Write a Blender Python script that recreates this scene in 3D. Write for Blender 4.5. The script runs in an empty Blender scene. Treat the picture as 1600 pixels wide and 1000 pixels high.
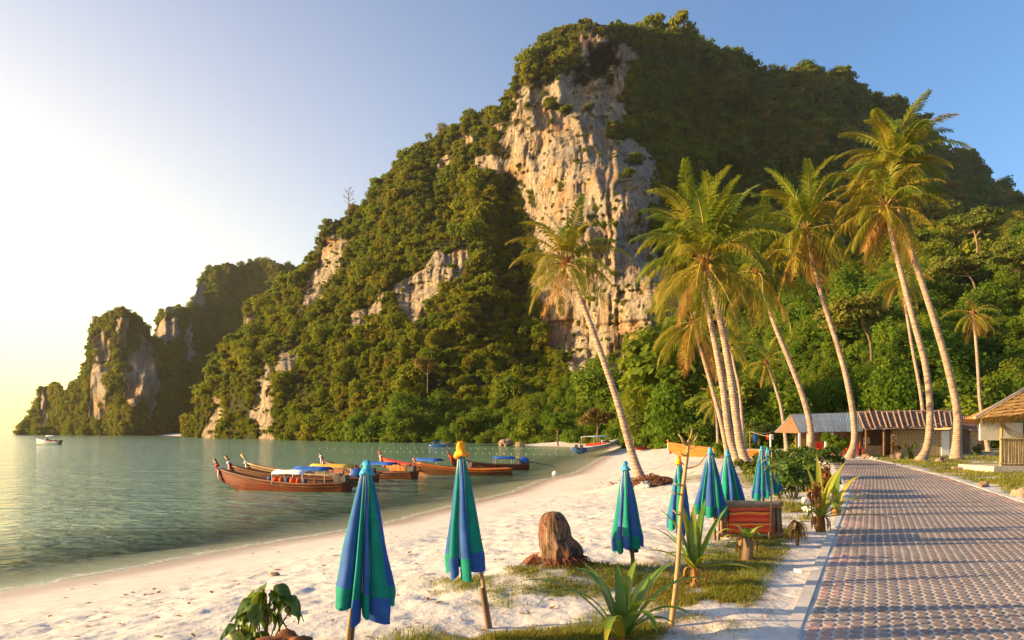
import bpy, math, random
import numpy as np
from mathutils import Vector, Matrix, Euler

# ------------------------------------------------------------------ camera, sky, sun, exposure
S = bpy.context.scene
R = math.radians
F, CX, HY, EYE, SEA = 1200.0, 800.0, 672.0, 2.0, -1.0     # focal length in px of a 1600 px frame, horizon row, eye height
cam = bpy.data.cameras.new('camera')
cam.sensor_width = 36; cam.lens = 36 * F / 1600
cam.shift_y = (HY - 500) / 1600
cam.clip_start = 0.1; cam.clip_end = 20000
camo = bpy.data.objects.new('camera', cam); S.collection.objects.link(camo)
camo.location = (0, 0, EYE); camo.rotation_euler = (R(90), 0, 0)
S.camera = camo

SUN_EL, SUN_AZ = 13.5, 95.0          # degrees above the horizon, degrees left of the view direction
sd = Vector((-math.sin(R(SUN_AZ)) * math.cos(R(SUN_EL)), math.cos(R(SUN_AZ)) * math.cos(R(SUN_EL)), math.sin(R(SUN_EL))))
w = bpy.data.worlds.new('World'); S.world = w; w.use_nodes = True
nt = w.node_tree; nt.nodes.clear()
sky = nt.nodes.new('ShaderNodeTexSky'); sky.sky_type = 'NISHITA'; sky.sun_disc = False
sky.sun_elevation = R(SUN_EL); sky.sun_rotation = R(-SUN_AZ)
sky.air_density = 1.0; sky.dust_density = 0.9; sky.ozone_density = 4.0; sky.altitude = 0
bg = nt.nodes.new('ShaderNodeBackground'); bg.inputs['Strength'].default_value = 0.09
wo = nt.nodes.new('ShaderNodeOutputWorld')
# warm aureole of the low sun in humid sea air, brightest round the sun and along the horizon below it
tc = nt.nodes.new('ShaderNodeTexCoord')
def wmath(op, a, b=0.0):
    q = nt.nodes.new('ShaderNodeMath'); q.operation = op
    for i, x in enumerate((a, b)):
        if isinstance(x, (int, float)): q.inputs[i].default_value = x
        else: nt.links.new(x, q.inputs[i])
    return q.outputs[0]
def wdot(vec):
    q = nt.nodes.new('ShaderNodeVectorMath'); q.operation = 'DOT_PRODUCT'; q.inputs[1].default_value = vec
    nt.links.new(tc.outputs['Generated'], q.inputs[0]); return q.outputs['Value']
ds = wdot(tuple(sd)); up = wdot((0, 0, 1))
g1 = wmath('POWER', wmath('MINIMUM', wmath('MAXIMUM', wmath('ADD', wmath('MULTIPLY', ds, 0.75), 0.25), 0.0), 0.8), 1.45)
g2 = wmath('POWER', wmath('SUBTRACT', 1.0, wmath('MAXIMUM', up, 0.0)), 2.7)
gl = wmath('MULTIPLY', g1, g2)
gc = nt.nodes.new('ShaderNodeMix'); gc.data_type = 'RGBA'; nt.links.new(wmath('MULTIPLY', gl, 2.2), gc.inputs[0])
gc.inputs[6].default_value = (15.5, 11.0, 6.8, 1); gc.inputs[7].default_value = (14.5, 9.6, 2.4, 1)
ga = nt.nodes.new('ShaderNodeMix'); ga.data_type = 'RGBA'; ga.blend_type = 'MULTIPLY'; ga.inputs[0].default_value = 1
nt.links.new(gc.outputs[2], ga.inputs[6]); nt.links.new(gl, ga.inputs[7])
sa = nt.nodes.new('ShaderNodeMix'); sa.data_type = 'RGBA'; sa.blend_type = 'ADD'; sa.inputs[0].default_value = 1
rd = nt.nodes.new('ShaderNodeMix'); rd.data_type = 'RGBA'; rd.inputs[6].default_value = (1, 1, 1, 1); rd.inputs[7].default_value = (0.95, 0.84, 0.42, 1)   # low air reddened towards the sun
nt.links.new(wmath('MINIMUM', wmath('MULTIPLY', gl, 1.9), 1.0), rd.inputs[0])
rm = nt.nodes.new('ShaderNodeMix'); rm.data_type = 'RGBA'; rm.blend_type = 'MULTIPLY'; rm.inputs[0].default_value = 1
nt.links.new(sky.outputs[0], rm.inputs[6]); nt.links.new(rd.outputs[2], rm.inputs[7])
nt.links.new(rm.outputs[2], sa.inputs[6]); nt.links.new(ga.outputs[2], sa.inputs[7])
nt.links.new(sa.outputs[2], bg.inputs[0]); nt.links.new(bg.outputs[0], wo.inputs[0])

sl = bpy.data.lights.new('sun', 'SUN'); sl.energy = 5.0; sl.angle = R(0.5); sl.color = (1.0, 0.68, 0.33)
so = bpy.data.objects.new('sun', sl); S.collection.objects.link(so)
so.rotation_euler = sd.to_track_quat('Z', 'Y').to_euler()

vs = S.view_settings
vs.view_transform = 'Standard'; vs.look = 'None'; vs.gamma = 1; vs.use_curve_mapping = False
vs.exposure = 1.6
S.cycles.use_denoising = True
S.cycles.max_bounces = 6; S.cycles.diffuse_bounces = 3; S.cycles.transparent_max_bounces = 8
S.cycles.sample_clamp_indirect = 6
S.cycles.volume_bounces = 0

# ------------------------------------------------------------------ helpers
rng = np.random.default_rng(7)
rnd = random.Random(11)
COL = S.collection

def at(px, py, D):
    return Vector(((px - CX) / F * D, D, EYE + (HY - py) / F * D))

def _hash(ix, iy, iz):
    h = (ix.astype(np.int64) * 374761393 + iy.astype(np.int64) * 668265263 + iz.astype(np.int64) * 2147483647 * 31 + 1274126177) & 0xffffffff
    h = ((h ^ (h >> 13)) * 1274126177) & 0xffffffff
    h = ((h ^ (h >> 16)) * 2246822519) & 0xffffffff
    return ((h ^ (h >> 15)) & 0xffff) / 65535.0 * 2 - 1

def vnoise(x, y, z=0.0):
    x = np.asarray(x, float); y = np.asarray(y, float); z = np.zeros_like(x) + z
    x0, y0, z0 = np.floor(x), np.floor(y), np.floor(z)
    fx, fy, fz = x - x0, y - y0, z - z0
    fx, fy, fz = [f * f * f * (f * (f * 6 - 15) + 10) for f in (fx, fy, fz)]
    r = 0
    for dz in (0, 1):
        for dy in (0, 1):
            for dx in (0, 1):
                wgt = (fx if dx else 1 - fx) * (fy if dy else 1 - fy) * (fz if dz else 1 - fz)
                r = r + wgt * _hash(x0 + dx, y0 + dy, z0 + dz)
    return r

def fbm(x, y, z=0.0, o=4):
    r, a, f = 0, 1.0, 1.0
    for i in range(o):
        r = r + a * vnoise(np.asarray(x) * f + 17.3 * i, np.asarray(y) * f - 9.1 * i, np.asarray(z) * f + 3.7 * i); a *= 0.5; f *= 2.03
    return r

def sstep(a, b, x):
    t = np.clip((np.asarray(x, float) - a) / (b - a), 0, 1)
    return t * t * (3 - 2 * t)

def fast_mesh(name, V, Q, smooth=False):
    """V (n,3), Q (m,k) faces of one size"""
    V = np.asarray(V, np.float32); Q = np.asarray(Q, np.int32)
    m, k = Q.shape
    me = bpy.data.meshes.new(name)
    me.vertices.add(len(V)); me.vertices.foreach_set('co', V.ravel())
    me.loops.add(m * k); me.loops.foreach_set('vertex_index', Q.ravel())
    me.polygons.add(m)
    me.polygons.foreach_set('loop_start', np.arange(0, m * k, k, dtype=np.int32))
    me.polygons.foreach_set('use_smooth', np.full(m, smooth))
    me.update(calc_edges=True); me.validate()
    return me

def py_mesh(name, V, Fc, smooth=False):
    me = bpy.data.meshes.new(name); me.from_pydata([tuple(v) for v in V], [], [tuple(f) for f in Fc])
    if smooth: me.polygons.foreach_set('use_smooth', [True] * len(me.polygons))
    me.update(); return me

def link(name, me, mt=None, parent=None, loc=None, rot=None, scale=None):
    o = bpy.data.objects.new(name, me); COL.objects.link(o)
    if mt is not None and me is not None and len(me.materials) == 0: me.materials.append(mt)
    if parent is not None: o.parent = parent
    if loc is not None: o.location = loc
    if rot is not None: o.rotation_euler = rot
    if scale is not None: o.scale = scale if hasattr(scale, '__len__') else (scale,) * 3
    return o

def tag(o, label, cat, group=None, kind=None):
    o['label'] = label; o['category'] = cat
    if group: o['group'] = group
    if kind: o['kind'] = kind
    return o

def thing(name, label, cat, loc=(0, 0, 0), rz=0, group=None, scale=1):
    o = bpy.data.objects.new(name, None); COL.objects.link(o)
    o.location = loc; o.rotation_euler = (0, 0, rz); o.scale = (scale,) * 3; o.empty_display_size = 0.2
    return tag(o, label, cat, group)

def structure(o):
    o['kind'] = 'structure'; return o

def stuff(o):
    o['kind'] = 'stuff'; return o

class MB:
    def __init__(s): s.v = []; s.f = []
    def add(s, V, Fc):
        b = len(s.v); s.v += [tuple(v) for v in V]; s.f += [tuple(i + b for i in f) for f in Fc]; return s
    def box(s, c, d, rot=None, jit=0):
        x, y, z = d[0] / 2, d[1] / 2, d[2] / 2
        P = [Vector(p) for p in ((-x, -y, -z), (x, -y, -z), (x, y, -z), (-x, y, -z), (-x, -y, z), (x, -y, z), (x, y, z), (-x, y, z))]
        if jit: P = [p + Vector((rnd.uniform(-jit, jit), rnd.uniform(-jit, jit), rnd.uniform(-jit, jit))) for p in P]
        if rot is not None:
            M = Euler(rot).to_matrix(); P = [M @ p for p in P]
        P = [p + Vector(c) for p in P]
        return s.add(P, [(0, 3, 2, 1), (4, 5, 6, 7), (0, 1, 5, 4), (1, 2, 6, 5), (2, 3, 7, 6), (3, 0, 4, 7)])
    def tube(s, pts, rad, n=8, cap=True):
        pts = [Vector(p) for p in pts]
        if not hasattr(rad, '__len__'): rad = [rad] * len(pts)
        V = []; up = Vector((0.13, 0.37, 0.92)).normalized()
        a = None
        for i, p in enumerate(pts):
            t = (pts[min(i + 1, len(pts) - 1)] - pts[max(i - 1, 0)]).normalized()
            if a is None:
                a = t.cross(up)
                if a.length < 0.05: a = t.cross(Vector((1, 0, 0)))
            a = (a - t * a.dot(t)).normalized(); b = t.cross(a)
            for k in range(n):
                q = 2 * math.pi * k / n
                V.append(p + (a * math.cos(q) + b * math.sin(q)) * rad[i])
        Fc = [(i * n + k, i * n + (k + 1) % n, (i + 1) * n + (k + 1) % n, (i + 1) * n + k) for i in range(len(pts) - 1) for k in range(n)]
        if cap: Fc += [tuple(range(n - 1, -1, -1)), tuple(range((len(pts) - 1) * n, len(pts) * n))]
        return s.add(V, Fc)
    def mesh(s, name, smooth=False): return py_mesh(name, s.v, s.f, smooth)
    def build(s, name, mt, parent=None, smooth=False, **k): return link(name, s.mesh(name, smooth), mt, parent, **k)

def spline(pts, n):
    P = [Vector(p) for p in pts]; P = [2 * P[0] - P[1]] + P + [2 * P[-1] - P[-2]]
    out = []
    for j in range(n + 1):
        t = j / n * (len(P) - 3); i = min(int(t), len(P) - 4); u = t - i
        a, b, c, d = P[i:i + 4]
        out.append(0.5 * ((2 * b) + (c - a) * u + (2 * a - 5 * b + 4 * c - d) * u * u + (3 * b - a - 3 * c + d) * u ** 3))
    return out

def blob(seed, sub=2, amp=0.2, sc=(1, 1, 1), freq=1.6, noise_seed=None):
    """uneven stone / nut like solid from a subdivided cube sphere"""
    n = 2 ** sub + 1; V = []; Fc = []; idx = {}
    def vid(p):
        k = (round(p[0], 4), round(p[1], 4), round(p[2], 4))
        if k not in idx: idx[k] = len(V); V.append(Vector(p).normalized())
        return idx[k]
    for ax in range(3):
        for sg in (-1, 1):
            for i in range(n - 1):
                for j in range(n - 1):
                    q = []
                    for di, dj in ((0, 0), (1, 0), (1, 1), (0, 1)):
                        p = [0, 0, 0]; p[ax] = sg
                        p[(ax + 1) % 3] = 2 * (i + di) / (n - 1) - 1; p[(ax + 2) % 3] = (2 * (j + dj) / (n - 1) - 1)
                        q.append(vid(p))
                    Fc.append(q if sg > 0 else q[::-1])
    A = np.array([tuple(v) for v in V])
    r = 1 + amp * fbm(A[:, 0] * freq + seed * 5.1, A[:, 1] * freq, A[:, 2] * freq + seed, 3)
    A = A * r[:, None] * np.array(sc)
    return A, Fc

# ------------------------------------------------------------------ materials
def newmat(name):
    m = bpy.data.materials.new(name); m.use_nodes = True
    return m, m.node_tree, m.node_tree.nodes['Principled BSDF']

def ramp(nt, stops, fac):
    r = nt.nodes.new('ShaderNodeValToRGB'); e = r.color_ramp.elements
    while len(e) < len(stops): e.new(0.5)
    for i, (p, c) in enumerate(stops): e[i].position = p; e[i].color = (*c, 1)
    nt.links.new(fac, r.inputs[0]); return r.outputs[0]

def noise(nt, scale, detail=5, rough=0.55, vec=None, dist=0):
    n = nt.nodes.new('ShaderNodeTexNoise'); n.inputs['Scale'].default_value = scale; n.inputs['Detail'].default_value = detail
    n.inputs['Roughness'].default_value = rough; n.inputs['Distortion'].default_value = dist
    if vec is not None: nt.links.new(vec, n.inputs['Vector'])
    return n.outputs[0]

def mapping(nt, src, sc=(1, 1, 1), rot=(0, 0, 0)):
    m = nt.nodes.new('ShaderNodeMapping'); m.inputs['Scale'].default_value = sc; m.inputs['Rotation'].default_value = rot
    nt.links.new(src, m.inputs[0]); return m.outputs[0]

def coord(nt, kind='Object'):
    return nt.nodes.new('ShaderNodeTexCoord').outputs[kind]

def wpos(nt):
    return nt.nodes.new('ShaderNodeNewGeometry').outputs['Position']

def mix(nt, fac, a, b, mode='MIX'):
    m = nt.nodes.new('ShaderNodeMix'); m.data_type = 'RGBA'; m.blend_type = mode
    for s, v in ((0, fac), (6, a), (7, b)):
        if isinstance(v, (int, float)): m.inputs[s].default_value = v
        elif isinstance(v, tuple): m.inputs[s].default_value = (*v, 1)
        else: nt.links.new(v, m.inputs[s])
    return m.outputs[2]

def math_(nt, op, a, b=0.5, c=None):
    m = nt.nodes.new('ShaderNodeMath'); m.operation = op
    for s, v in ((0, a), (1, b), (2, c)):
        if v is None: continue
        if isinstance(v, (int, float)): m.inputs[s].default_value = v
        else: nt.links.new(v, m.inputs[s])
    return m.outputs[0]

def attr(nt, name, out='Fac'):
    a = nt.nodes.new('ShaderNodeAttribute'); a.attribute_name = name; return a.outputs[out]

def bump(nt, bs, h, strength=0.5, dist=0.05):
    b = nt.nodes.new('ShaderNodeBump'); b.inputs['Strength'].default_value = strength; b.inputs['Distance'].default_value = dist
    nt.links.new(h, b.inputs['Height']); nt.links.new(b.outputs[0], bs.inputs['Normal']); return b

def mat(name, c1, c2=None, scale=4, rough=0.7, bmp=0.0, sc=(1, 1, 1), spec=0.3, rand=0.0, detail=5, dist=0.02, wear=None):
    m, nt, bs = newmat(name)
    bs.inputs['Roughness'].default_value = rough; bs.inputs['Specular IOR Level'].default_value = spec
    c2 = c2 or tuple(x * 0.72 for x in c1)
    v = mapping(nt, coord(nt), sc)
    n = noise(nt, scale, detail, vec=v)
    c = ramp(nt, [(0.33, c2), (0.67, c1)], n)
    if wear:
        n2 = noise(nt, scale * 0.35, 6, 0.7, v)
        c = mix(nt, ramp(nt, [(0.55, (0, 0, 0)), (0.7, (1, 1, 1))], n2), c, wear)
    if rand:
        oi = nt.nodes.new('ShaderNodeObjectInfo'); h = nt.nodes.new('ShaderNodeHueSaturation')
        nt.links.new(c, h.inputs['Color'])
        nt.links.new(math_(nt, 'MULTIPLY_ADD', oi.outputs['Random'], rand, 1 - rand / 2), h.inputs['Value'])
        c = h.outputs[0]
    nt.links.new(c, bs.inputs['Base Color'])
    if bmp: bump(nt, bs, n, bmp, dist)
    return m

def leafmat(name, cols, rough=0.55, trans=0.35, scale=0.6, rand=True, spec=0.25, gain=1.0):
    """foliage: colour varies from tree to tree and from clump to clump, light shines through"""
    m, nt, bs = newmat(name)
    oi = nt.nodes.new('ShaderNodeObjectInfo')
    n = noise(nt, scale, 3, vec=coord(nt))
    f = math_(nt, 'ADD', math_(nt, 'MULTIPLY', oi.outputs['Random'], 0.6 if rand else 0.0), math_(nt, 'MULTIPLY', n, 0.55 if rand else 1.0))
    c = ramp(nt, [(0.12 + 0.76 * i / max(1, len(cols) - 1), tuple(x * gain for x in q)) for i, q in enumerate(cols)], f)
    nt.links.new(c, bs.inputs['Base Color'])
    bs.inputs['Roughness'].default_value = rough; bs.inputs['Specular IOR Level'].default_value = spec
    tr = nt.nodes.new('ShaderNodeBsdfTranslucent'); nt.links.new(mix(nt, 0.35, c, (0.35, 0.38, 0.02), 'MIX'), tr.inputs[0])
    mx = nt.nodes.new('ShaderNodeMixShader'); mx.inputs[0].default_value = trans
    nt.links.new(bs.outputs[0], mx.inputs[1]); nt.links.new(tr.outputs[0], mx.inputs[2])
    nt.links.new(mx.outputs[0], nt.nodes['Material Output'].inputs[0])
    return m

M = {}
M['leaf_far'] = leafmat('far_foliage', [(0.05, 0.08, 0.005), (0.09, 0.13, 0.007), (0.13, 0.165, 0.009), (0.17, 0.175, 0.011), (0.19, 0.14, 0.013)], scale=0.25, trans=0.42, spec=0.08, rough=0.8)
M['leaf_near'] = leafmat('jungle_foliage', [(0.035, 0.085, 0.006), (0.07, 0.14, 0.009), (0.11, 0.175, 0.012), (0.16, 0.18, 0.015)], scale=0.5, trans=0.4, spec=0.12, rough=0.7)
M['leaf_olive'] = leafmat('olive_foliage', [(0.07, 0.10, 0.01), (0.12, 0.145, 0.014), (0.17, 0.165, 0.02)], scale=0.8)
M['leaf_bush'] = leafmat('bush_foliage', [(0.035, 0.08, 0.01), (0.07, 0.13, 0.016), (0.15, 0.17, 0.025)], scale=2.5)
M['leaf_rust'] = leafmat('rusty_foliage', [(0.10, 0.07, 0.015), (0.19, 0.09, 0.02), (0.12, 0.1, 0.02)], scale=0.8)
M['frond'] = leafmat('palm_frond_green', [(0.06, 0.11, 0.006), (0.10, 0.15, 0.009), (0.17, 0.19, 0.012)], scale=0.9, trans=0.4, rough=0.4, spec=0.4)
M['frond_y'] = leafmat('palm_frond_yellow', [(0.12, 0.15, 0.01), (0.19, 0.18, 0.013), (0.26, 0.18, 0.02)], scale=0.9, trans=0.4, rough=0.5)
M['frond_d'] = leafmat('palm_frond_dead', [(0.16, 0.08, 0.02), (0.28, 0.13, 0.03), (0.32, 0.17, 0.05)], scale=0.9, trans=0.25, rough=0.7)
M['rachis'] = mat('frond_rib', (0.36, 0.28, 0.06), (0.25, 0.16, 0.05), 3)
M['lily'] = leafmat('lily_leaf', [(0.07, 0.16, 0.015), (0.12, 0.22, 0.02), (0.24, 0.29, 0.03)], scale=3, trans=0.3, rough=0.35, spec=0.5)
M['lily_y'] = leafmat('lily_leaf_yellowing', [(0.14, 0.2, 0.02), (0.3, 0.3, 0.03), (0.4, 0.34, 0.05)], scale=3, trans=0.35, rough=0.4)
M['sapl'] = leafmat('broad_leaf', [(0.03, 0.085, 0.01), (0.06, 0.13, 0.015), (0.11, 0.16, 0.02)], scale=4, trans=0.3, rough=0.4, spec=0.5)
M['dry'] = leafmat('dry_leaf', [(0.12, 0.06, 0.02), (0.25, 0.12, 0.035), (0.34, 0.19, 0.07)], scale=6, trans=0.15, rough=0.8)
M['redleaf'] = leafmat('red_dry_leaf', [(0.06, 0.012, 0.006), (0.15, 0.025, 0.012), (0.2, 0.07, 0.02)], scale=8, trans=0.2, rough=0.7)
M['bark'] = mat('tree_bark', (0.22, 0.15, 0.10), (0.10, 0.065, 0.04), 3, 0.9, 0.6, (1, 1, 0.25), dist=0.05)
M['teal'] = mat('teal_canvas', (0.006, 0.20, 0.15), (0.004, 0.155, 0.115), 6, 0.75, 0.25, spec=0.15, dist=0.01, wear=(0.012, 0.235, 0.18))
M['blue'] = mat('blue_canvas', (0.028, 0.095, 0.31), (0.02, 0.072, 0.25), 6, 0.75, 0.25, spec=0.15, dist=0.01, wear=(0.045, 0.13, 0.36))
M['cyan'] = mat('cyan_cap_cloth', (0.05, 0.34, 0.52), (0.03, 0.24, 0.42), 14, 0.8, 0.4)
M['orange'] = mat('orange_cap_cloth', (0.85, 0.33, 0.015), (0.75, 0.24, 0.01), 14, 0.8, 0.4)
M['lining'] = mat('pale_lining_cloth', (0.7, 0.68, 0.6), (0.55, 0.55, 0.5), 10, 0.85)
M['pole'] = mat('bamboo_pole', (0.42, 0.27, 0.12), (0.26, 0.15, 0.06), 6, 0.6, 0.3, (1, 1, 0.2))
M['wood'] = mat('weathered_wood', (0.25, 0.14, 0.075), (0.13, 0.07, 0.04), 5, 0.8, 0.4, (1, 1, 0.3), rand=0.5)
M['wood_grey'] = mat('grey_wood', (0.34, 0.27, 0.21), (0.2, 0.15, 0.11), 4, 0.85, 0.4, rand=0.4)
M['pale_wood'] = mat('pale_wood', (0.5, 0.36, 0.2), (0.36, 0.23, 0.11), 5, 0.75, 0.3, rand=0.3)
M['white'] = mat('white_paint', (0.78, 0.77, 0.74), (0.66, 0.65, 0.62), 5, 0.5)
M['whitefab'] = mat('white_awning', (0.72, 0.74, 0.76), (0.6, 0.62, 0.66), 2, 0.7)
M['bluefab'] = mat('blue_awning', (0.02, 0.12, 0.5), (0.015, 0.08, 0.36), 2, 0.65)
M['yellowfab'] = mat('yellow_awning', (0.6, 0.42, 0.06), (0.48, 0.32, 0.05), 2, 0.7)
M['redfab'] = mat('red_cloth', (0.6, 0.035, 0.015), (0.42, 0.02, 0.01), 5, 0.7)
M['orangefab'] = mat('orange_life_jacket', (0.75, 0.09, 0.015), (0.6, 0.06, 0.01), 9, 0.7)
M['navy'] = mat('navy_jacket', (0.03, 0.06, 0.2), (0.02, 0.03, 0.1), 9, 0.7)
M['hull'] = mat('varnished_red_hull', (0.17, 0.028, 0.009), (0.09, 0.016, 0.006), 2.2, 0.38, 0.15, (0.35, 1, 2.5), spec=0.5, wear=(0.12, 0.03, 0.012))
M['hull_b'] = mat('dark_brown_hull', (0.15, 0.06, 0.025), (0.08, 0.03, 0.015), 2.2, 0.5, 0.2, (0.35, 1, 2.5))
M['hull_o'] = mat('orange_hull', (0.46, 0.14, 0.018), (0.34, 0.09, 0.012), 2.2, 0.4, 0.15, (0.35, 1, 2.5))
M['hull_g'] = mat('weathered_hull', (0.22, 0.13, 0.08), (0.12, 0.08, 0.05), 3, 0.8, 0.3, (0.35, 1, 2.5))
M['bluehull'] = mat('blue_gelcoat', (0.03, 0.11, 0.36), (0.025, 0.09, 0.3), 1, 0.2, spec=0.5)
M['glass'] = mat('tinted_glass', (0.02, 0.025, 0.03), (0.015, 0.02, 0.025), 2, 0.08, spec=0.6)
M['metal_d'] = mat('dark_engine_metal', (0.05, 0.045, 0.04), (0.025, 0.02, 0.018), 8, 0.45, 0.2, spec=0.5)
M['rail'] = mat('rail_metal', (0.4, 0.36, 0.3), (0.25, 0.22, 0.18), 8, 0.4, spec=0.6)
M['rope'] = mat('rope', (0.5, 0.42, 0.28), (0.35, 0.28, 0.18), 30, 0.9)
M['stone'] = mat('beach_stone', (0.27, 0.20, 0.14), (0.15, 0.10, 0.07), 4, 0.9, 0.6, rand=0.5)
M['whitestone'] = mat('coral_stone', (0.72, 0.68, 0.62), (0.55, 0.5, 0.44), 6, 0.9, 0.6)
M['concrete'] = mat('concrete', (0.52, 0.47, 0.4), (0.38, 0.33, 0.27), 3, 0.9, 0.4)
M['kerb'] = mat('kerb_concrete', (0.60, 0.56, 0.51), (0.46, 0.42, 0.37), 2.5, 0.9, 0.5, wear=(0.62, 0.58, 0.53))
M['joint'] = mat('sanded_joint', (0.56, 0.51, 0.46), (0.42, 0.37, 0.33), 1.5, 0.95, 0.3, wear=(0.72, 0.66, 0.58))
M['coco'] = mat('coconut', (0.3, 0.26, 0.03), (0.34, 0.17, 0.03), 3, 0.5, rand=0.5)
M['husk'] = mat('coconut_husk', (0.26, 0.09, 0.03), (0.13, 0.045, 0.02), 12, 0.95, 0.8, (1, 1, 0.3))
M['float'] = mat('white_float', (0.8, 0.78, 0.74), None, 4, 0.4)

# ------------------------------------------------------------------ ground shape
SH = np.array([(-60, -49), (-30, -33), (0, -17.2), (5, -14.5), (9, -12.3), (14.2, -9.5), (16.5, -8.3), (20, -6.7), (24.3, -4.1), (29.8, -2.5), (36.7, 0), (46, 1.9),
               (53, 4.4), (66, 6.8), (80, 9.3), (106, 13.7), (126, 13), (136, 10), (144, 3.6), (150, -2), (158, 6), (166, 14), (180, 5), (200, -22), (240, -56), (300, -98), (400, -180), (700, -380)], float)

def shore(x, y):
    """signed distance inland of the waterline, about"""
    xs = np.interp(y, SH[:, 0], SH[:, 1]); xs2 = np.interp(np.asarray(y) + 2, SH[:, 0], SH[:, 1])
    sl = (xs2 - xs) / 2
    return (np.asarray(x) - xs) / np.sqrt(1 + sl * sl)

def pl(y): y = np.asarray(y, float); return np.where(y < 23.9, 2.45 + 0.471 * (y - 6.9), 10.46 + 0.395 * (y - 23.9))
def pr(y): return np.interp(y, [-40, 21.1, 32, 44.2, 55, 70], [-14.6, 14.05, 18.2, 22.1, 25.2, 29])

def mound(x, y, cx, cy, rx, ry, h):
    return h * np.exp(-((np.asarray(x) - cx) / rx) ** 2 - ((np.asarray(y) - cy) / ry) ** 2)

def ground(x, y, fine=True):
    x = np.asarray(x, float); y = np.asarray(y, float)
    d = shore(x, y)
    z = SEA + np.where(d < 0, np.maximum(d * 0.12, -3.0), 0) - SEA * (0.4 * np.clip(d / 10.5, 0, 1) + 0.6 * sstep(0, 10.5, d))
    near = 1 - sstep(60, 120, y)
    inl = sstep(2.6, 4.6, d)
    pathd = np.maximum(pl(y) - x, x - pr(y))           # >0 outside the path
    off = sstep(0.25, 1.3, pathd)
    z = z + inl * off * (0.10 * fbm(x * 0.22, y * 0.22, 3.0, 3)) * near
    z = z + mound(x, y, 0.55, 10.4, 1.3, 0.75, 0.20) + mound(x, y, 1.7, 8.0, 1.1, 1.3, 0.08) + mound(x, y, 5.0, 31.4, 1.6, 1.0, 0.25)
    z = z + mound(x, y, 10.9, 38, 3, 3, 0.18)
    if fine:
        beach = inl * (1 - sstep(-1.5, 0.8, x - pl(y))) * near
        lump = fbm(x * 2.3, y * 2.3, 5.0, 3)
        feet = np.maximum(0, vnoise(x * 2.9 + 40, y * 2.9 + 7, 1.5) - 0.15)
        feet2 = np.maximum(0, vnoise(x * 4.6 + 11, y * 4.1 + 3, 6.5) - 0.1)
        z = z + beach * (0.014 * lump - 0.036 * feet - 0.034 * feet2)
        z = z + off * inl * (1 - beach) * 0.02 * lump * near
    z = z + (0.008 + 0.055 * np.maximum(0, fbm(x * 1.1, y * 1.1, 8.0, 3) - 0.1)) * (1 - sstep(0.15, 0.9, np.abs(pathd))) * (y < 58)
    z = np.where((pathd < -0.12) & (y < 58), -0.03 + 0 * z, z)
    return z

def gz(x, y): return float(ground(np.array([x]), np.array([y]), False)[0])

def gnd(px, py):
    """the ground point seen at a pixel of the photograph"""
    z = 0.0
    for _ in range(12):
        D = F * (EYE - z) / (py - HY); x = (px - CX) / F * D; z = 0.5 * z + 0.5 * gz(x, D)
    return Vector((x, D, gz(x, D)))

def sea(px, py):
    D = F * (EYE - SEA) / (py - HY); return Vector(((px - CX) / F * D, D, SEA))

def grid_faces(nr, nc):
    i = np.arange(nr - 1)[:, None] * nc + np.arange(nc - 1)[None, :]
    return np.stack([i, i + 1, i + nc + 1, i + nc], -1).reshape(-1, 4)

def add_attr(me, name, vals):
    a = me.attributes.new(name, 'FLOAT', 'POINT'); a.data.foreach_set('value', np.asarray(vals, np.float32).ravel())

# grass cover 0..1, used for the ground's own colour and for where blades grow
def grass_cover(x, y):
    x = np.asarray(x, float); y = np.asarray(y, float)
    n = fbm(x * 0.55, y * 0.55, 9.0, 4)
    lawn = sstep(0.3, 1.1, x - pr(y) + 0.6 * n) * sstep(-0.75, 0.0, n + 0.6)
    back = sstep(58, 66, y + 3 * n) * sstep(18, 26, shore(x, y) + 0.0 * y) 
    strip = mound(x, y, 0.5, 10.1, 1.9, 1.1, 1.15) + mound(x, y, 0.8, 7.25, 1.9, 0.9, 1.15) + mound(x, y, 2.4, 8.8, 0.8, 1.3, 0.85) + mound(x, y, 3.6, 11.6, 1.1, 1.2, 0.8) \
        + mound(x, y, 2.9, 9.7, 0.9, 1.2, 0.7) + mound(x, y, 4.6, 13.2, 1.1, 1.5, 0.75) + mound(x, y, 6.7, 17.4, 1.2, 1.6, 0.85) + mound(x, y, 5.4, 15.2, 1.5, 1.6, 0.9) + mound(x, y, 7.9, 19.5, 1.6, 3.0, 1.0) + mound(x, y, 10.6, 27, 2.0, 6, 1.0) + mound(x, y, 8.5, 33, 3.0, 4.0, 0.8) + mound(x, y, 15, 44, 3.5, 8, 0.9)
    edge = sstep(0.3, 0.9, pl(y) - x)
    n2 = fbm(x * 2.1, y * 2.1, 4.0, 3)
    strip = strip * edge * sstep(-0.35, 0.5, n + 0.45 * n2 + 0.6 * (strip - 0.5))
    return np.clip(np.maximum(np.maximum(lawn, strip), back), 0, 1) * sstep(4, 6.5, shore(x, y))

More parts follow.
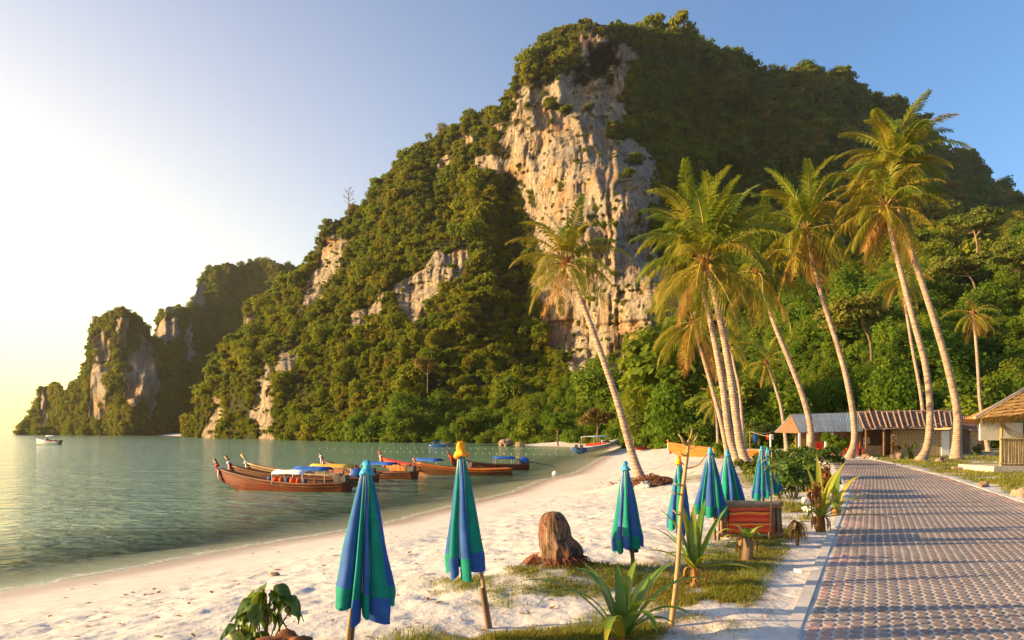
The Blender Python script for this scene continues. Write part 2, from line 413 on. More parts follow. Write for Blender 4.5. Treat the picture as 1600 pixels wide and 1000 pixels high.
u = np.concatenate([np.linspace(-2.6, -0.72, 40)[:-1], np.linspace(-0.72, 0.70, 540), np.linspace(0.70, 2.8, 40)[1:]])
v = np.concatenate([np.linspace(-60, 3.2, 24)[:-1], np.geomspace(3.2 + 6, 75 + 6, 430) - 6, (np.geomspace(75 + 6, 900, 70) - 6)[1:]])
VV, UU = np.meshgrid(v, u, indexing='ij')
GX = UU * np.where(VV > 3.2, VV + 6, 9.2 + np.abs(VV - 3.2) * 0.9); GY = VV
GZ = ground(GX, GY)
gme = fast_mesh('ground', np.stack([GX, GY, GZ], -1).reshape(-1, 3), grid_faces(len(v), len(u)), True)
add_attr(gme, 'grass', grass_cover(GX, GY)); add_attr(gme, 'shore', shore(GX, GY))
m, nt, bs = newmat('sand_ground'); P_ = wpos(nt)
n1 = noise(nt, 2.2, 6, 0.6, P_); n2 = noise(nt, 0.35, 4, 0.6, P_); n3 = noise(nt, 14, 4, 0.65, P_)
sand = ramp(nt, [(0.3, (0.50, 0.465, 0.42)), (0.55, (0.59, 0.555, 0.515)), (0.75, (0.64, 0.61, 0.57))], n1)
sand = mix(nt, ramp(nt, [(0.66, (0, 0, 0)), (0.72, (1, 1, 1))], noise(nt, 21, 3, 0.6, P_)), sand, (0.46, 0.36, 0.27))
wet = nt.nodes.new('ShaderNodeMapRange'); wet.inputs[1].default_value = 1.3; wet.inputs[2].default_value = 0.25
nt.links.new(math_(nt, 'ADD', attr(nt, 'shore'), math_(nt, 'MULTIPLY_ADD', n2, 0.9, -0.45)), wet.inputs[0])
sand = mix(nt, wet.outputs[0], sand, (0.40, 0.31, 0.235))
turf = ramp(nt, [(0.3, (0.12, 0.11, 0.016)), (0.5, (0.20, 0.17, 0.022)), (0.7, (0.27, 0.205, 0.045))], noise(nt, 3.5, 5, 0.65, P_))
gf = math_(nt, 'MULTIPLY', attr(nt, 'grass'), ramp(nt, [(0.3, (0.35, 0.35, 0.35)), (0.6, (1, 1, 1))], noise(nt, 5, 5, 0.7, P_)))
nt.links.new(mix(nt, gf, sand, turf), bs.inputs['Base Color'])
nt.links.new(math_(nt, 'MULTIPLY_ADD', wet.outputs[0], -0.55, 0.92), bs.inputs['Roughness'])
bs.inputs['Specular IOR Level'].default_value = 0.25
dry = math_(nt, 'SUBTRACT', 1.0, wet.outputs[0])
land = nt.nodes.new('ShaderNodeMapRange'); land.inputs[1].default_value = 2.4; land.inputs[2].default_value = 5.0
nt.links.new(attr(nt, 'shore'), land.inputs[0])
hh = math_(nt, 'ADD', math_(nt, 'MULTIPLY', noise(nt, 4.2, 3, 0.5, P_), land.outputs[0]), math_(nt, 'MULTIPLY', n3, math_(nt, 'MULTIPLY_ADD', land.outputs[0], 0.2, 0.03)))
bump(nt, bs, hh, 0.5, 0.085)
structure(link('ground', gme, m))

# ------------------------------------------------------------------ sea
wv = np.concatenate([np.linspace(-60, 4, 12)[:-1], np.geomspace(10, 4000, 380) - 6]); wu = np.concatenate([np.linspace(-3.2, -0.75, 40)[:-1], np.linspace(-0.75, 0.45, 420), np.linspace(0.45, 1.2, 12)[1:]])
VV, UU = np.meshgrid(wv, wu, indexing='ij'); WX = UU * (np.abs(VV) + 12); WY = VV
dep = SEA - ground(WX, WY, False)
wme = fast_mesh('sea', np.stack([WX, WY, np.full_like(WX, SEA)], -1).reshape(-1, 3), grid_faces(len(wv), len(wu)), True)
add_attr(wme, 'depth', np.maximum(dep, 0))
m, nt, bs = newmat('sea_water'); P_ = wpos(nt)
bs.inputs['IOR'].default_value = 1.33; bs.inputs['Roughness'].default_value = 0.10; bs.inputs['Specular IOR Level'].default_value = 0.5
nt.links.new(ramp(nt, [(0.3, (0.12, 0.225, 0.135)), (0.7, (0.15, 0.27, 0.175))], noise(nt, 0.05, 3, 0.5, P_)), bs.inputs['Base Color'])
r1 = noise(nt, 1.0, 4, 0.55, mapping(nt, P_, (0.9, 1.5, 1), (0, 0, R(20))), 0.4)
r2 = noise(nt, 0.28, 3, 0.5, mapping(nt, P_, (0.7, 1.5, 1), (0, 0, R(-12))), 0.3)
r3 = noise(nt, 3.6, 3, 0.5, mapping(nt, P_, (0.8, 1.3, 1), (0, 0, R(14))))
hh = math_(nt, 'ADD', math_(nt, 'ADD', r1, math_(nt, 'MULTIPLY', r2, 1.6)), math_(nt, 'MULTIPLY', r3, 0.34))
bump(nt, bs, hh, 1.0, 0.26)
tr = nt.nodes.new('ShaderNodeBsdfTransparent'); tr.inputs[0].default_value = (0.86, 0.97, 0.93, 1)
dm = nt.nodes.new('ShaderNodeMapRange'); dm.inputs[1].default_value = 0.0; dm.inputs[2].default_value = 1.1
dm.inputs[3].default_value = 0.08; dm.inputs[4].default_value = 1.0
nt.links.new(attr(nt, 'depth'), dm.inputs[0])
mx = nt.nodes.new('ShaderNodeMixShader'); nt.links.new(dm.outputs[0], mx.inputs[0])
nt.links.new(tr.outputs[0], mx.inputs[1]); nt.links.new(bs.outputs[0], mx.inputs[2])
fo = nt.nodes.new('ShaderNodeBsdfDiffuse'); fo.inputs[0].default_value = (0.8, 0.8, 0.77, 1)
fd = math_(nt, 'ADD', attr(nt, 'depth'), math_(nt, 'MULTIPLY_ADD', noise(nt, 1.1, 4, 0.6, P_), 0.11, -0.055))
ff = math_(nt, 'MULTIPLY', ramp(nt, [(0.0, (0.2, 0.2, 0.2)), (0.018, (0.75, 0.75, 0.75)), (0.045, (0.1, 0.1, 0.1)), (0.075, (0, 0, 0))], fd), ramp(nt, [(0.42, (0, 0, 0)), (0.6, (1, 1, 1))], noise(nt, 7, 4, 0.7, P_)))
mf = nt.nodes.new('ShaderNodeMixShader'); nt.links.new(ff, mf.inputs[0]); nt.links.new(mx.outputs[0], mf.inputs[1]); nt.links.new(fo.outputs[0], mf.inputs[2])
nt.links.new(mf.outputs[0], nt.nodes['Material Output'].inputs[0])
structure(link('sea', wme, m))

# ------------------------------------------------------------------ mountains: relief surfaces with real depth and a back side
def rbf(ctrl):
    C = np.array(ctrl, float); P = C[:, :2] / 100.0; n = len(P)
    ker = lambda A, B: np.sqrt(((A[:, None, :] - B[None, :, :]) ** 2).sum(-1) + 0.15)
    K = ker(P, P) + np.eye(n) * -0.02
    Q = np.c_[np.ones(n), P]
    A = np.block([[K, Q], [Q.T, np.zeros((3, 3))]])
    sol = np.linalg.solve(A, np.r_[C[:, 2], 0, 0, 0])
    def f(px, py):
        X = np.c_[px.ravel(), py.ravel()] / 100.0; out = np.zeros(len(X))
        for i in range(0, len(X), 20000):
            x = X[i:i + 20000]; out[i:i + 20000] = ker(x, P) @ sol[:n] + np.c_[np.ones(len(x)), x] @ sol[n:]
        return out.reshape(px.shape)
    return f

def inpoly(px, py, poly):
    r = np.zeros(px.shape, bool); n = len(poly); j = n - 1
    for i in range(n):
        xi, yi = poly[i]; xj, yj = poly[j]
        c = ((yi > py) != (yj > py)) & (px < (xj - xi) * (py - yi) / (yj - yi + 1e-9) + xi)
        r ^= c; j = i
    return r

def relief(name, sky, ctrl, x0, x1, dx, rows, rockf, depthmod, back=90):
    skyx, skyy = np.array(sky, float).T
    cols = np.arange(x0, x1 + dx, dx); f = rbf(ctrl)
    ys = np.interp(cols, skyx, skyy)
    ys = ys + 3.0 * fbm(cols / 22.0, cols * 0 + 3, 0, 3) + np.interp(cols, [300, 500, 1000, 1150, 1500, 1600], [0, 2, 5, 12, 8, 4])
    yb = np.full_like(ys, 690.0)
    for _ in range(6):
        D0 = f(cols, yb); yb = HY + F * (EYE + 3.0) / np.maximum(D0, 60)
    ys = np.minimum(ys, yb - 4)
    t = np.linspace(0, 1, rows)[:, None]
    PX = np.repeat(cols[None, :], rows, 0); PY = yb[None, :] + (ys - yb)[None, :] * t
    D = f(PX, PY)
    rock = rockf(PX, PY)
    D = D + depthmod(PX, PY, rock) * np.minimum(1, t * 12)
    D = np.maximum(D, 70)
    X = (PX - CX) / F * D; Y = D; Z = EYE + (HY - PY) / F * D
    # push the crest over and build the far side down to the sea
    bk = []
    for k, (dd, zz) in enumerate(((0.06, 0.985), (0.18, 0.93), (0.4, 0.72), (0.7, 0.4), (1.0, -0.05))):
        bX = X[-1] * (1 + dd * back / Y[-1]); bY = Y[-1] + dd * back; bZ = (Z[-1] + 3) * zz - 3
        bk.append((bX, bY, bZ))
    X = np.vstack([X] + [b[0] for b in bk]); Y = np.vstack([Y] + [b[1] for b in bk]); Z = np.vstack([Z] + [b[2] for b in bk])
    rock = np.vstack([rock] + [np.zeros_like(rock[0])] * 5)
    me = fast_mesh(name, np.stack([X, Y, Z], -1).reshape(-1, 3), grid_faces(rows + 5, len(cols)), True)
    add_attr(me, 'rock', rock)
    return me, np.stack([X, Y, Z], -1), rock

ROCKS = [
    ([(852, 300), (858, 255), (885, 205), (905, 185), (930, 200), (965, 250), (1005, 310), (1015, 370), (1040, 420), (1055, 480), (1055, 575), (1020, 590), (960, 588), (905, 560), (865, 535), (850, 440)], 1.0),
    ([(700, 240), (748, 200), (800, 185), (812, 145), (850, 128), (905, 108), (915, 60), (960, 55), (985, 90), (960, 160), (1010, 250), (1020, 330), (900, 260), (850, 300), (800, 290), (745, 290), (690, 270)], 0.72),
    ([(790, 255), (850, 250), (852, 330), (835, 345), (800, 320)], 0.85),
    ([(655, 430), (690, 405), (722, 400), (722, 435), (690, 455), (655, 490), (628, 495), (625, 455)], 0.95),
    ([(505, 375), (540, 365), (528, 410), (498, 478), (482, 482), (486, 440)], 0.95),
    ([(550, 485), (592, 470), (590, 508), (550, 520)], 0.9),
    ([(412, 560), (425, 590), (432, 640), (420, 686), (396, 686), (398, 620)], 0.97),
    ([(445, 550), (475, 540), (470, 575), (440, 600)], 0.85),
    ([(330, 628), (356, 622), (352, 660), (345, 688), (328, 688)], 0.85),
    ([(380, 495), (402, 490), (390, 525), (380, 530)], 0.85),
    ([(1083, 205), (1098, 198), (1103, 225), (1092, 240), (1082, 228)], 1.0),
    ([(905, 60), (955, 55), (960, 120), (915, 135)], 1.0),
    ([(1505, 300), (1530, 260), (1560, 290), (1540, 330)], 0.5),
]
def grow(poly, k):
    cx_ = sum(p[0] for p in poly) / len(poly); cy_ = sum(p[1] for p in poly) / len(poly)
    return [(cx_ + (x - cx_) * k, cy_ + (y - cy_) * k) for x, y in poly]
ROCKS = [(grow(q, 1.13 if i == 0 else 1.06 if i == 1 else 1.1 if i in (4, 5, 7, 8, 9) else 1.15 if i in (3, 6) else 1.0), w_) for i, (q, w_) in enumerate(ROCKS)]
def rock_main(px, py):
    wx = px + 10 * fbm(px / 40, py / 40, 1.0, 3); wy = py + 10 * fbm(px / 40, py / 40, 7.0, 3)
    r = np.zeros(px.shape)
    ledge = fbm(px / 45, py / 26, 4.0, 3)
    for poly, p in ROCKS:
        i = inpoly(wx, wy, poly)
        val = np.where(ledge < (p - 0.5) * 2.2, 1.0, 0.0)
        r = np.where(i, np.maximum(r, val), r)
    return r

def mod_main(px, py, rock):
    bowl = sstep(1040, 1120, px) * (1 - sstep(330, 430, py))
    d = (9 + 8 * bowl) * fbm(px / 130, py / 150, 2.0, 3) + (4.5 + 6 * bowl) * fbm(px / 38, py / 48, 5.0, 3)
    wob = px + 7 * fbm(px / 60, py / 50, 3.3, 3)
    groove = lambda f, h, z: (1 - np.abs(vnoise(wob / f, py / h, z))) ** 3
    flute = 3.4 * groove(15, 210, 2.5) + 2.2 * groove(7, 120, 8.5) + 1.3 * groove(3.6, 60, 5.5) + 5 * np.abs(vnoise(wob / 34, py / 190, 4.5)) + 0.7 * vnoise(px / 3, py / 5, 9.5)
    ledges = sstep(0.25, 0.4, vnoise(px / 55, py / 17 + px / 140, 11.5)) * 2.6
    d = d + rock * (flute + ledges - 4.5)
    cxx = px + 14 * fbm(px / 18, py / 22, 5.7, 3) + (py - 100) * 0.35; cyy = py + 9 * fbm(px / 16, py / 16, 2.2, 3)
    d = d + 60 * np.exp(-((cxx - 936) / (20 + 4 * (cyy - 100) / 24)) ** 4 - ((cyy - 102) / 23) ** 4)                    # the cave below the summit
    d = d - 3.5 * np.exp(-((px - (905 + (py - 190) * 0.30)) / 9) ** 2) * sstep(150, 200, py) * (1 - sstep(330, 430, py))   # bright rib of the cliff
    return d

SKY_MAIN = [(290, 676), (312, 640), (320, 606), (337, 568), (372, 523), (387, 483), (422, 450), (470, 424), (482, 408), (497, 383), (502, 353), (522, 343), (547, 333), (577, 308), (602, 273),
            (627, 243), (662, 218), (702, 203), (747, 172), (780, 160), (800, 125), (816, 92), (846, 62), (880, 43), (915, 30), (960, 34), (1000, 42), (1040, 40), (1080, 52), (1120, 72),
            (1160, 88), (1205, 106), (1260, 103), (1310, 111), (1350, 133), (1395, 158), (1440, 188), (1480, 230), (1530, 253), (1560, 279), (1590, 325), (1640, 372), (1760, 440), (1960, 540), (2200, 640)]
CTRL_MAIN = [
    (290, 684, 330), (320, 684, 300), (400, 687, 258), (500, 690, 212), (650, 691, 186), (800, 693, 168), (900, 695, 150), (985, 699, 118), (1060, 703, 100), (1150, 706, 94), (1300, 706, 92), (1500, 706, 92), (1700, 706, 95), (2100, 700, 120),
    (320, 600, 316), (385, 475, 345), (480, 400, 352), (500, 345, 350), (575, 300, 358), (660, 210, 372), (745, 165, 366), (800, 120, 352), (915, 22, 352), (1000, 35, 380), (1100, 60, 450), (1200, 98, 480), (1350, 125, 500), (1480, 222, 500), (1600, 330, 470), (1900, 500, 400),
    (420, 560, 285), (500, 560, 262), (620, 560, 240), (720, 580, 222), (480, 480, 305), (560, 420, 310), (640, 460, 272), (640, 380, 305), (700, 420, 275), (680, 300, 335), (760, 250, 336), (760, 350, 305), (740, 480, 258),
    (940, 170, 318), (900, 220, 300), (860, 300, 276), (857, 400, 262), (866, 540, 238), (1000, 300, 262), (1045, 450, 216), (1052, 560, 196), (960, 580, 214), (950, 420, 243), (900, 110, 335), (840, 160, 330), (830, 230, 312),
    (818, 330, 312), (824, 430, 288), (835, 540, 244), (790, 420, 290),
    (1075, 200, 400), (1095, 320, 378), (1110, 430, 330), (1100, 540, 245), (1200, 250, 440), (1300, 300, 440), (1400, 300, 440), (1500, 350, 400), (1560, 400, 300), (1150, 130, 450), (1300, 180, 470),
    (900, 620, 185), (990, 630, 160), (1100, 620, 140), (1200, 610, 135), (1300, 600, 128), (1450, 600, 120), (1600, 600, 112), (1200, 490, 215), (1300, 480, 195), (1450, 420, 190), (1600, 390, 200), (1600, 450, 160), (1300, 410, 290), (1450, 375, 270), (1450, 500, 150), (1800, 560, 140)]
main_me, MAINP, MAINR = relief('mountain', SKY_MAIN, CTRL_MAIN, 288, 2200, 2.4, 300, rock_main, mod_main, 110)

m, nt, bs = newmat('limestone_cliff'); P_ = wpos(nt)
st = mapping(nt, P_, (0.30, 0.30, 0.030)); st2 = mapping(nt, P_, (0.95, 0.95, 0.06)); st3 = mapping(nt, P_, (2.4, 2.4, 0.22))
a1 = noise(nt, 1.0, 6, 0.7, st, 0.6); a2 = noise(nt, 1.0, 5, 0.65, st2, 0.5); a3 = noise(nt, 0.05, 4, 0.6, P_); a4 = noise(nt, 1.0, 4, 0.7, st3, 0.3)
c = ramp(nt, [(0.28, (0.12, 0.095, 0.07)), (0.42, (0.29, 0.23, 0.165)), (0.52, (0.44, 0.35, 0.245)), (0.68, (0.58, 0.47, 0.33))], a1)
c = mix(nt, ramp(nt, [(0.51, (0, 0, 0)), (0.63, (0.75, 0.75, 0.75))], a3), c, mix(nt, a2, (0.46, 0.20, 0.065), (0.54, 0.36, 0.19)))
c = mix(nt, ramp(nt, [(0.54, (0, 0, 0)), (0.66, (0.75, 0.75, 0.75))], a2), c, (0.17, 0.135, 0.105))
c = mix(nt, ramp(nt, [(0.50, (0, 0, 0)), (0.66, (0.6, 0.6, 0.6))], a4), c, (0.10, 0.085, 0.07))
ck = math_(nt, 'ABSOLUTE', math_(nt, 'SUBTRACT', noise(nt, 1.0, 4, 0.6, mapping(nt, P_, (0.55, 0.55, 0.045)), 0.8), 0.5)); ck2 = math_(nt, 'ABSOLUTE', math_(nt, 'SUBTRACT', noise(nt, 0.35, 5, 0.65, P_, 0.5), 0.5))
c = mix(nt, ramp(nt, [(0.0, (0.95, 0.95, 0.95)), (0.035, (0, 0, 0))], ck), c, (0.05, 0.04, 0.033))
c = mix(nt, ramp(nt, [(0.0, (0.8, 0.8, 0.8)), (0.016, (0, 0, 0))], ck2), c, (0.06, 0.05, 0.04))
c = mix(nt, ramp(nt, [(0.52, (0, 0, 0)), (0.66, (0.75, 0.75, 0.75))], noise(nt, 1.0, 5, 0.6, mapping(nt, P_, (0.11, 0.11, 0.02)))), c, (0.25, 0.23, 0.21))
soil = ramp(nt, [(0.35, (0.022, 0.03, 0.009)), (0.65, (0.05, 0.05, 0.016))], noise(nt, 0.3, 4, 0.6, P_))
nt.links.new(mix(nt, attr(nt, 'rock'), soil, c), bs.inputs['Base Color'])
bs.inputs['Roughness'].default_value = 0.95; bs.inputs['Specular IOR Level'].default_value = 0.1
hh = math_(nt, 'ADD', math_(nt, 'MULTIPLY', a2, 1.0), math_(nt, 'ADD', math_(nt, 'MULTIPLY', a1, 1.5), math_(nt, 'MULTIPLY', noise(nt, 0.9, 5, 0.7, P_), 0.8)))
bump(nt, bs, hh, 0.9, 1.6)
M['cliff'] = m
structure(link('mountain', main_me, M['cliff']))

# far headlands across the bay
def rock_far(px, py):
    wx = px + 6 * fbm(px / 25, py / 25, 1.0, 3); wy = py + 6 * fbm(px / 25, py / 25, 7.0, 3)
    r = np.zeros(px.shape)
    for poly in ([(143, 530), (165, 520), (172, 600), (168, 655), (138, 655), (142, 590)], [(195, 560), (225, 520), (240, 540), (247, 640), (225, 660), (200, 620)],
                 [(262, 480), (285, 476), (280, 520), (250, 545), (247, 500)], [(305, 450), (322, 440), (318, 480), (300, 480)], [(62, 605), (75, 600), (72, 672), (62, 672)],
                 [(180, 500), (205, 500), (205, 540), (182, 545)], [(285, 520), (300, 500), (305, 560), (290, 570)]):
        r = np.maximum(r, inpoly(wx, wy, poly) * 1.0)
    return r * (fbm(px / 20, py / 16, 4.0, 3) < 0.9)
def mod_far(px, py, rock):
    d = 16 * fbm(px / 60, py / 120, 2.0, 3) + 6 * fbm(px / 16, py / 40, 5.0, 3)
    return d + rock * (np.abs(vnoise(px / 6, py / 60, 2.5)) * 8 - 4) - 30 * np.exp(-((px - 190) / 45) ** 2) + 50 * np.exp(-((px - 240) / 10) ** 2) * sstep(560, 500, py) 
SKY_FAR = [(26, 678), (36, 668), (60, 646), (63, 606), (85, 603), (100, 616), (115, 606), (135, 582), (141, 536), (146, 511), (166, 491), (186, 484), (205, 490), (225, 510), (232, 530), (241, 530), (248, 495),
           (263, 480), (285, 477), (297, 483), (309, 445), (321, 425), (346, 415), (400, 413), (440, 412), (470, 416), (520, 440), (600, 520), (680, 640)]
CTRL_FAR = [(26, 680, 470), (100, 680, 455), (190, 680, 440), (250, 680, 450), (330, 680, 470), (480, 680, 520), (680, 680, 560), (60, 610, 480), (140, 560, 470), (190, 484, 490), (235, 530, 500), (270, 477, 530), (310, 440, 600), (400, 413, 640), (470, 416, 650), (640, 560, 650),
            (190, 600, 452), (270, 580, 480), (350, 560, 520), (450, 560, 560)]
far_me, FARP, FARR = relief('headland', SKY_FAR, CTRL_FAR, 26, 680, 2.6, 110, rock_far, mod_far, 150)
structure(link('headland', far_me, M['cliff']))

# ------------------------------------------------------------------ foliage building blocks
def leaf_quads(C, N, size, jit=0.9, aspect=0.6, droop=0.0):
    n = len(C); A = rng.normal(size=(n, 3)); Nn = N + jit * rng.normal(size=(n, 3)) * 0.6
    Nn /= np.linalg.norm(Nn, axis=1)[:, None] + 1e-9
    T = np.cross(Nn, A); T /= np.linalg.norm(T, axis=1)[:, None] + 1e-9
    B = np.cross(Nn, T); s = size * rng.uniform(0.6, 1.35, (n, 1))
    V = np.stack([C - T * s, C + B * s * aspect, C + T * s, C - B * s * aspect + Nn * s * 0.25], 1).reshape(-1, 3)
    return V, np.arange(4 * n).reshape(-1, 4)

def crown_points(n, lobes, flat=1.0, seed=0, shell=0.55):
    """points through the outer part of a crown made of several lobes; radius about 1"""
    g = np.random.default_rng(seed); L = []
    for i in range(lobes):
        a = g.uniform(0, 2 * math.pi); r = g.uniform(0.15, 0.72); z = g.uniform(-0.25, 0.62)
        L.append((r * math.cos(a), r * math.sin(a), z * flat, g.uniform(0.26, 0.5)))
    L = np.array(L); pick = g.integers(0, lobes, n)
    d = g.normal(size=(n, 3)); d /= np.linalg.norm(d, axis=1)[:, None]
    d[:, 2] = np.where(d[:, 2] < -0.35, -d[:, 2] * 0.6, d[:, 2])
    rr = L[pick, 3] * (shell + (1 - shell) * g.uniform(0, 1, n)) * (1 + 0.25 * vnoise(d[:, 0] * 3 + pick, d[:, 1] * 3, d[:, 2] * 3))
    C = L[pick, :3] + d * rr[:, None] * np.array([1, 1, max(flat, 0.45)])
    return C, d

def crown_mesh(name, n, lobes, leaf, flat=1.0, seed=0, shell=0.6):
    C, d = crown_points(n, lobes, flat, seed, shell)
    V, Q = leaf_quads(C, d + np.array([0, 0, 0.35]), leaf)
    return fast_mesh(name, V, Q)

# prototypes that the forest mass is made of (kept outside the scene's own collection)
PROTO = bpy.data.collections.new('forest_crowns')
def proto(name, me, mt):
    me.materials.append(mt); o = bpy.data.objects.new(name, me); PROTO.objects.link(o); return o
for i in range(5): proto('crown_a%d' % i, crown_mesh('crown', 900, 7 + 2 * i, 0.105, (1.0, 1.25, 0.8, 1.5, 0.6)[i], 20 + i), M['leaf_far'])
for i in range(4): proto('crown_b%d' % i, crown_mesh('crown', 3200, 12 + 3 * i, 0.06, (1.0, 1.3, 0.7, 1.6)[i], 40 + i), M['leaf_near'])

def gn_scatter(name, pts, scl, rot, idx, label, cat):
    me = bpy.data.meshes.new(name); me.vertices.add(len(pts)); me.vertices.foreach_set('co', np.asarray(pts, np.float32).ravel())
    for nm, tp, key, val in (('scl', 'FLOAT_VECTOR', 'vector', scl), ('rot', 'FLOAT_VECTOR', 'vector', rot), ('idx', 'INT', 'value', idx)):
        a = me.attributes.new(nm, tp, 'POINT'); a.data.foreach_set(key, np.asarray(val, np.int32 if tp == 'INT' else np.float32).ravel())
    o = link(name, me); tag(o, label, cat, None, 'stuff')
    g = bpy.data.node_groups.new(name, 'GeometryNodeTree')
    g.interface.new_socket('Geometry', in_out='INPUT', socket_type='NodeSocketGeometry'); g.interface.new_socket('Geometry', in_out='OUTPUT', socket_type='NodeSocketGeometry')
    gi = g.nodes.new('NodeGroupInput'); go = g.nodes.new('NodeGroupOutput'); ip = g.nodes.new('GeometryNodeInstanceOnPoints')
    ci = g.nodes.new('GeometryNodeCollectionInfo'); ci.inputs[0].default_value = PROTO; ci.inputs['Separate Children'].default_value = True; ci.inputs['Reset Children'].default_value = True
    g.links.new(gi.outputs[0], ip.inputs['Points']); g.links.new(ci.outputs[0], ip.inputs['Instance']); ip.inputs['Pick Instance'].default_value = True
    for nm, tp, sock in (('scl', 'FLOAT_VECTOR', 'Scale'), ('rot', 'FLOAT_VECTOR', 'Rotation'), ('idx', 'INT', 'Instance Index')):
        na = g.nodes.new('GeometryNodeInputNamedAttribute'); na.data_type = tp; na.inputs[0].default_value = nm
        g.links.new(na.outputs[0], ip.inputs[sock])
    g.links.new(ip.outputs[0], go.inputs[0])
    md = o.modifiers.new('scatter', 'NODES'); md.node_group = g
    return o

def scatter_on(P, rock, n, rocky=0.02, ymin=None):
    a, b, c, d = P[:-1, :-1], P[:-1, 1:], P[1:, 1:], P[1:, :-1]
    area = 0.5 * np.linalg.norm(np.cross(c - a, d - b), axis=-1)
    rk = np.maximum.reduce([rock[:-1, :-1], rock[:-1, 1:], rock[1:, 1:], rock[1:, :-1]])
    N_ = np.cross(b - a, d - a); N_ /= np.linalg.norm(N_, axis=-1)[..., None] + 1e-9
    wgt = area * np.where(rk > 0.5, rocky, 1.0) * (a[..., 2] > -1.5)
    pxs = a[..., 0] / a[..., 1] * F + CX
    wgt = wgt * np.where(pxs > 1680, 0.25, 1.0)                    # beyond the frame
    wgt[-5:] *= 0.12                                               # the far side
    k = rng.choice(wgt.size, n, p=(wgt / wgt.sum()).ravel()); i, j = np.unravel_index(k, wgt.shape)
    s, t = rng.uniform(size=(2, n, 1))
    return a[i, j] + (b - a)[i, j] * s + (d - a)[i, j] * t, N_[i, j], rk[i, j]

pts, nrm, rk = scatter_on(MAINP, MAINR, 36000, 0.10)
dist = pts[:, 1]
near = dist < 205
size = rng.lognormal(0, 0.36, len(pts)) * np.where(near, 2.5, 2.15) * (0.85 + 0.3 * vnoise(pts[:, 0] / 14, pts[:, 2] / 14, 3.0))
size = np.where((dist > 330) & (pts[:, 0] > 70), size * 1.55, size); size = np.where(rk > 0.5, size * 0.5, size)
big = rng.uniform(size=len(pts)) < 0.06; size = np.where(big & (rk < 0.5), size * 1.6, size); size = np.where((rng.uniform(size=len(pts)) < 0.3), size * 0.6, size)
pts = pts + np.stack([0 * size, -0.25 * size, 0.15 * size], -1)
scl = np.stack([size * rng.uniform(0.8, 1.25, len(pts)), size * rng.uniform(0.8, 1.25, len(pts)), size * rng.uniform(0.75, 1.2, len(pts))], -1)
rot = np.stack([rng.uniform(-0.3, 0.3, len(pts)), rng.uniform(-0.3, 0.3, len(pts)), rng.uniform(0, 6.28, len(pts))], -1)
idx = np.where(near, 5 + rng.integers(0, 4, len(pts)), rng.integers(0, 5, len(pts)))
gn_scatter('jungle', pts, scl, rot, idx, 'dense green jungle covering the big limestone mountain', 'forest')
pts, nrm, rk = scatter_on(FARP, FARR, 16000, 0.008)
size = rng.lognormal(0, 0.3, len(pts)) * 2.4; size = np.where(rk > 0.5, size * 0.5, size)
scl = np.stack([size] * 3, -1) * rng.uniform(0.8, 1.2, (len(pts), 3)); rot = np.stack([0 * size, 0 * size, rng.uniform(0, 6.28, len(pts))], -1)
gn_scatter('far_jungle', pts, scl, rot, rng.integers(0, 5, len(pts)), 'hazy dark forest on the far headlands across the bay', 'forest')

# ------------------------------------------------------------------ paved path with kerbs
PY = np.concatenate([np.arange(-12, 24, 1.5), [23.9], np.arange(25.5, 54, 1.5)])
LX, RX = pl(PY), pr(PY)
LX = np.where(PY > 44, LX - (PY - 44) ** 2 * 0.06, LX)
n = len(PY)
V = [(LX[i], PY[i], 0.03) for i in range(n)] + [(RX[i], PY[i], 0.03) for i in range(n)] + [(LX[i], PY[i], -0.1) for i in range(n)] + [(RX[i], PY[i], -0.1) for i in range(n)]
Fc = [(i, n + i, n + i + 1, i + 1) for i in range(n - 1)] + [(i, i + 1, 2 * n + i + 1, 2 * n + i) for i in range(n - 1)] + [(n + i + 1, n + i, 3 * n + i, 3 * n + i + 1) for i in range(n - 1)]
path = structure(link('path', py_mesh('path', V, Fc), M['joint']))

def kerb(X, name, wd, side):
    mb = MB()
    for i in range(n - 1):
        a, b = Vector((X[i], PY[i], 0)), Vector((X[i + 1], PY[i + 1], 0)); t = (b - a).normalized(); q = Vector((t.y, -t.x, 0))
        o0 = q * (wd * 0.55 * side); o1 = q * (-wd * 0.45 * side)
        P = [a + o0, b + o0, b + o0 * 0.8, a + o0 * 0.8, a + o1, b + o1]
        hz_ = (-0.12, -0.12, 0.046, 0.046, 0.042, 0.042)
        Q = [p + Vector((0, 0, h + (0.006 * math.sin(i * 2.3 + (k in (1, 2, 5)) * 2.3) if k > 1 else 0))) for k, (p, h) in enumerate(zip(P, hz_))]
        Q += [a + o1 + Vector((0, 0, 0.0)), b + o1 + Vector((0, 0, 0.0))]
        mb.add(Q, [(0, 1, 2, 3)[::side], (3, 2, 5, 4)[::side], (4, 5, 7, 6)[::side]])
    return mb.build(name, M['kerb'], path)
kerb(LX, 'kerb', 0.15, -1); kerb(RX, 'kerb', 0.15, 1)

